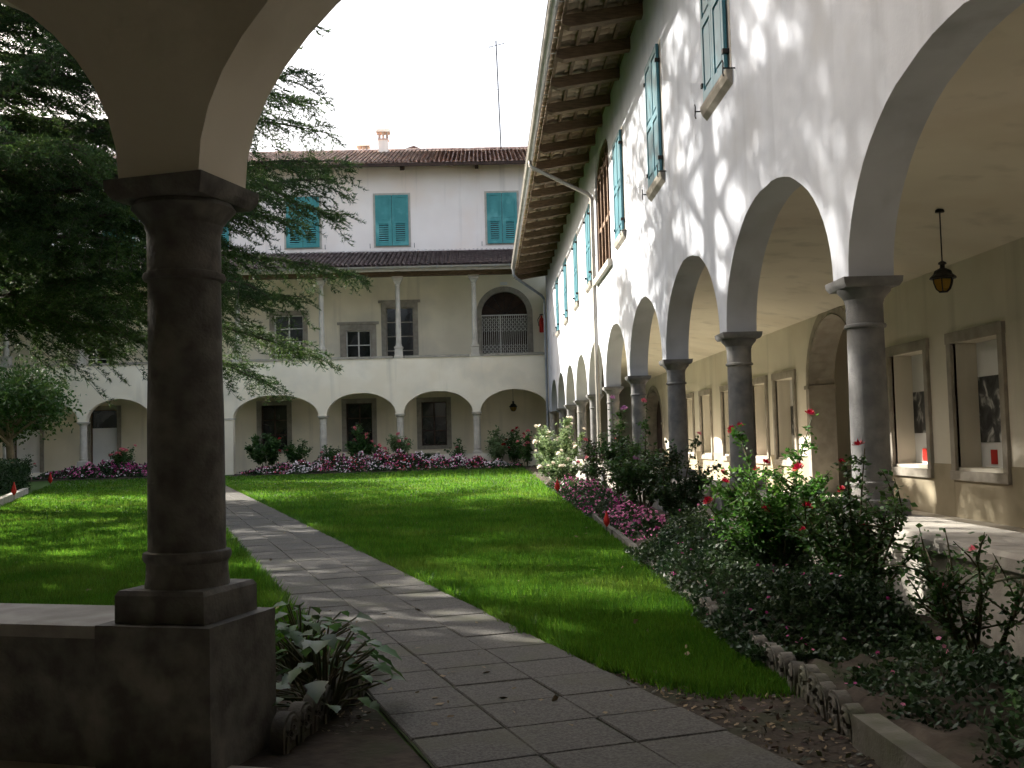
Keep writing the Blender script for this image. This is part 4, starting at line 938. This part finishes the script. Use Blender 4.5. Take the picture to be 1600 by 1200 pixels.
def leaf_tree(name,label,x,y,h,r,zc,n,ls,mname,trunk_m,tr=.09,nb=16,group='broadleaf trees at left',cluster=60,flat=.75):
    t = thing(name,label,'tree',(x,y,0),group); m = MB()
    m.tube([(x,y,-.05),(x+.05,y,zc*.4),(x-.03,y+.04,zc*.8),(x,y,zc)],[tr*1.25,tr,tr*.85,tr*.6],9); ends = []
    for k in range(nb):
        a = k*2.4+random.uniform(-.3,.3); el = random.uniform(-.2,1.1); rr = r*random.uniform(.6,.98)
        b = Vector((x,y,zc*random.uniform(.65,1.0))); e = Vector((x+rr*math.cos(a)*math.cos(el),y+rr*math.sin(a)*math.cos(el),zc+(h-zc)*(math.sin(el)*.9)))
        mid = (b+e)/2+Vector((0,0,r*.08)); m.tube([b,mid,e],[tr*.45,tr*.28,tr*.07],6); ends.append(e); ends.append((mid+e)/2)
        for q in range(3):
            e2 = mid+(e-mid)*random.random()+Vector((random.uniform(-1,1),random.uniform(-1,1),random.uniform(-.4,.8)))*r*.3; m.tube([mid,e2],[tr*.15,tr*.05],5); ends.append(e2)
    m.obj('trunk',trunk_m,t,smooth=True)
    ends = np.array([list(e) for e in ends]); i = RNG.integers(0,len(ends),n); c = ends[i]+RNG.normal(size=(n,3))*np.array([1,1,flat])*r*.13
    L = ls*RNG.uniform(.6,1.3,n); V,F = leaves(c,rdir(n,-.1),rdir(n,.6),L,L*.6); plant_mesh('crown',[(V,F,mname)],t)
leaf_tree('small_tree','small staked garden tree with pale trunk above the left hedge',-15.0,33.6,4.2,2.0,2.1,9000,.13,'leaf_tree','bark_pale',.12)
leaf_tree('broadleaf_tree','tall broadleaf tree in the far left corner behind the cedar',-22.0,40.5,13.5,4.3,7.0,30000,.26,'leaf_tree','bark',.26,nb=44)
leaf_tree('broadleaf_tree','large broadleaf tree standing left of the path outside the picture',-12.9,10.0,9.9,5.7,5.0,60000,.26,'leaf_tree','bark',.3,nb=60)

leaf_tree('shade_tree','very tall unseen tree added left of the cedar to shade the near right wall',-16.8,19.0,24.5,5.0,18.6,12000,.22,'cedar','bark',.24,nb=50,group=None)  # added out of view, high crown only, to shade the near right wall
# big soft leaves by the near column
def big_leaf_plant(x,y,label,n=26,s=.16):
    t = thing('broad_leaved_plant',label,'plant',(x,y,0)); st = MB(); V=[];F=[]
    for k in range(n):
        a = random.uniform(0,6.28); rr = random.uniform(.05,.34); hh = random.uniform(.08,.36)*(1.15-rr); e = Vector((x+rr*math.cos(a),y+rr*math.sin(a),hh))
        st.tube([(x+.03*math.cos(a),y+.03*math.sin(a),0),((x+e.x)/2,(y+e.y)/2,hh*.75),e],[.006,.005,.004],5)
        d = Vector((math.cos(a+random.uniform(-.5,.5)),math.sin(a+random.uniform(-.5,.5)),random.uniform(-.5,.2))).normalized(); sd = d.cross(Vector((random.uniform(-.3,.3),random.uniform(-.3,.3),1))).normalized(); nn = sd.cross(d); L = s*random.uniform(.6,1.2); o = len(V)
        nseg = 6
        for i in range(nseg+1):
            f = i/nseg; w_ = L*.36*math.sin(math.pi*(f**.75))*(1+.18*(-1)**i)+.002; c = e+d*L*f-Vector((0,0,1))*L*.28*f*f
            V += [c-sd*w_+nn*w_*.25,c,c+sd*w_+nn*w_*.25]
        for i in range(nseg):
            q = o+3*i; F += [(q,q+1,q+4,q+3),(q+1,q+2,q+5,q+4)]
    st.obj('stalks','stem',t); inst('foliage',np_mesh('big_leaves',np.array([list(v) for v in V]),np.array(F),'leaf_rose'),t,(0,0,0))
big_leaf_plant(-.93,5.25,'broad leaved green plant between near pedestal and path',80,.10); big_leaf_plant(-.72,4.55,'dark broad leaves overhanging scalloped stones beside the path',60,.10)

# ------------------------------------------------------------------ the cedar
def cedar(cx,cy,H,label):
    t = thing('cedar_tree',label,'tree',(cx,cy,0)); wood = MB()
    wood.tube([(cx,cy,-.1),(cx,cy,2),(cx+.08,cy,H*.4),(cx,cy+.05,H*.75),(cx,cy,H)],[.48,.40,.28,.13,.02],12)
    tw0=[];twd=[];twl=[];det=[]
    Z = np.array([0,0,1.0]); specs = []
    nbr = 108
    for b in range(nbr):
        f = b/(nbr-1); specs.append((3.7+(H-4.3)*f, b*2.39996+random.uniform(-.25,.25), f))
    for b in range(14):                       # the side towards the open garden carries more limbs
        f = (b+.5)/14*.36; specs.append((3.8+(H-4.3)*f, R(random.uniform(-38,42)), f))
    for b,(z0,az,f) in enumerate(specs):
        Lb = (9.2*(1-f)**.42+.7)*random.uniform(.78,1.03)
        if 10.3 < z0 < 13.0 and -2.0 < math.atan2(math.sin(az),math.cos(az)) < -1.2: continue     # gap shaped to let sun through to roses and parapet
        azn = math.atan2(math.sin(az),math.cos(az))
        if z0 > 9 and random.random() < (.10 if -2.5 < azn < -.35 else .45): continue          # upper crown thinned to shape dappled sun, mostly on the far side
        d = np.array([math.cos(az),math.sin(az),0]); side = np.array([-math.sin(az),math.cos(az),0])
        rise = random.uniform(-.02,.2)+.08*f; droop = random.uniform(.15,.25)*(1-.4*f)
        droop = min(droop, rise*1.6+(z0-2.9)/Lb)
        def bp(s): return np.array([cx,cy,z0])+d*Lb*s+Z*Lb*(rise*1.6*s-droop*s**2.2)+side*Lb*.06*math.sin(3*s+b)
        vis = math.cos(az-R(2)) > .1 and z0 < 11
        pts = [bp(s) for s in np.linspace(0,1,8)]; r0 = .03+.011*Lb
        wood.tube(pts,[r0*(1-.94*s) for s in np.linspace(0,1,8)],6)
        s = .12; k = 0; step = (.15 if vis else (.24 if -2.5 < azn < -.35 else .34))/Lb
        while s < 1.0:
            sg = 1 if k % 2 else -1; p0 = bp(s); tl = (2.0*(1-s)**.5+.4)*random.uniform(.6,1.1); tl = min(tl,Lb*.42)
            dd = unit(side*sg*random.uniform(.5,1.0)+d*random.uniform(.4,.9)+Z*random.uniform(-.15,.2)); dr = random.uniform(.2,.85)
            q = lambda v: p0+dd*tl*v-Z*tl*dr*v**1.7
            wood.tube([p0,q(.5),q(1)],[.011,.007,.003],4,cap=False)
            m = max(4,int(tl/(.055 if vis else .12)))
            for j in range(m):
                v = (j+random.random())/m; base = q(v); sd = np.cross(dd,Z); sd /= np.linalg.norm(sd)
                g_ = -1 if j % 2 else 1; e = unit(sd*g_*random.uniform(.2,1)+dd*random.uniform(.5,1)+Z*random.uniform(-.6,.2))
                tw0.append(base); twd.append(e); twl.append(random.uniform(.16,.36)*(1.2-.5*v)); det.append(vis)
            s += step*random.uniform(.7,1.3); k += 1
    wood.obj('trunk','bark',t)
    tw0=np.array(tw0);twd=np.array(twd);twl=np.array(twl);det=np.array(det)
    parts=[]
    for vis,per,nl,nw in ((True,18,.078,.021),(False,10,.15,.05)):
        s = det==vis; B=np.repeat(tw0[s],per,0); Dd=np.repeat(twd[s],per,0); Ll=np.repeat(twl[s],per); n=len(B)
        tt=RNG.random(n); P=B+Dd*(Ll*tt)[:,None]-np.array([0,0,1])*(Ll*.25*tt**2)[:,None]
        nd=unit(Dd*.8+RNG.normal(size=(n,3))*.5+np.array([0,0,.25])); sd=unit(np.cross(nd,RNG.normal(size=(n,3)))); l=nl*RNG.uniform(.7,1.3,n)[:,None]
        V=np.stack([P-sd*nw/2,P+sd*nw/2,P+nd*l],1).reshape(-1,3); parts.append((V,np.arange(n*3).reshape(n,3),'cedar'))
        Bt=tw0[s];E=Bt+twd[s]*twl[s][:,None]-np.array([0,0,1])*(twl[s]*.25)[:,None]; sd=unit(np.cross(twd[s],np.array([0,0,1.])))*.007
        V=np.stack([Bt-sd,Bt+sd,E],1).reshape(-1,3); parts.append((V,np.arange(len(Bt)*3).reshape(-1,3),'cedar'))
    o = plant_mesh('crown',parts,t); print('cedar tris',len(o.data.polygons),'wood',len(wood.f))
cedar(-12.0,22.6,24.5,'large dark cedar with drooping branches reaching in from the left')

# leaf litter and sprouts on the bare earth by the path
def litter(n):
    x = RNG.uniform(-1.3,1.5,n); y = RNG.uniform(3.2,7.2,n); a,sd = path_uv(x,y); k = ((sd > .6)&(y < 5.4+np.maximum(0,.95-x)*1.25)&(x < 1.33))|((sd < -.62)&(x > -1.15)&(y<6.1)&(y>4.3)); x,y = x[k],y[k]; m = len(x)
    D = rdir(m); D[:,2] = np.abs(D[:,2])*.3; L = RNG.uniform(.012,.04,m); V,F = leaves(np.stack([x,y,np.full(m,.012)],1),D,rdir(m,2.5),L,L*.5)
    h = m//2; o = plant_mesh('leaf_litter',[(V[:h*4],F[:h],'leaf_bronze'),(V[h*4:],F[h:]-h*4,'bark_pale')],None,'stuff'); tag(o,'dry leaf litter and crumbs on the bare earth beside the path','litter')
litter(9000)

# longer grass spilling over the path edges
def fringe(n):
    a = RNG.uniform(-2.0,26,n); sg = np.where(RNG.random(n)<.5,1,-1); sd_ = sg*(.585+np.abs(RNG.normal(size=n))*.04)
    x = PO.x+PD.x*a+PS.x*sd_; y = PO.y+PD.y*a+PS.y*sd_; clump = np.sin(a*9.1+sg)*np.sin(a*3.7)+.5*np.sin(a*23)
    k = (clump > -.15)&(((sg>0)&(y > 5.6))|((sg<0)&(y > 6.2))); x,y,sg = x[k],y[k],sg[k]; m = len(x); az = RNG.uniform(0,6.28,m); lean = RNG.uniform(.3,1.1,m)
    d = unit(np.stack([np.cos(az)*lean-PS.x*sg*.4,np.sin(az)*lean-PS.y*sg*.4,np.ones(m)],1)); sv = np.stack([-np.sin(az),np.cos(az),np.zeros(m)],1); L = RNG.uniform(.05,.13,m)[:,None]; w_ = (.0025+.0004*y)[:,None]
    p = np.stack([x,y,np.full(m,.0)],1); V = np.stack([p-sv*w_,p+sv*w_,p+d*L],1).reshape(-1,3)
    tag(inst('edge_grass',np_mesh('edge_grass',V,np.arange(m*3).reshape(m,3),'grass'),None,(0,0,0)),'uneven longer grass hanging over the path edges','grass',kind='stuff')
fringe(26000)
def fallen(n):
    y = 1/RNG.uniform(1/34.,1/4.2,n); x = RNG.uniform(-.5,.2,n)*y; a,sd_ = path_uv(x,y); on = np.abs(sd_) < .58; k = lawn_ok(x,y)|on; x,y,on = x[k],y[k],on[k]; m = len(x)
    D = rdir(m); D[:,2] *= .2; L = RNG.uniform(.025,.06,m); z = np.where(on,.034,.045); V,F = leaves(np.stack([x,y,z],1),D,rdir(m,2.2),L,L*.55)
    tag(plant_mesh('fallen_leaves',[(V,F,'bark_pale')],None,'stuff'),'scattered small dry leaves on lawn and slabs','leaves')
fallen(300)
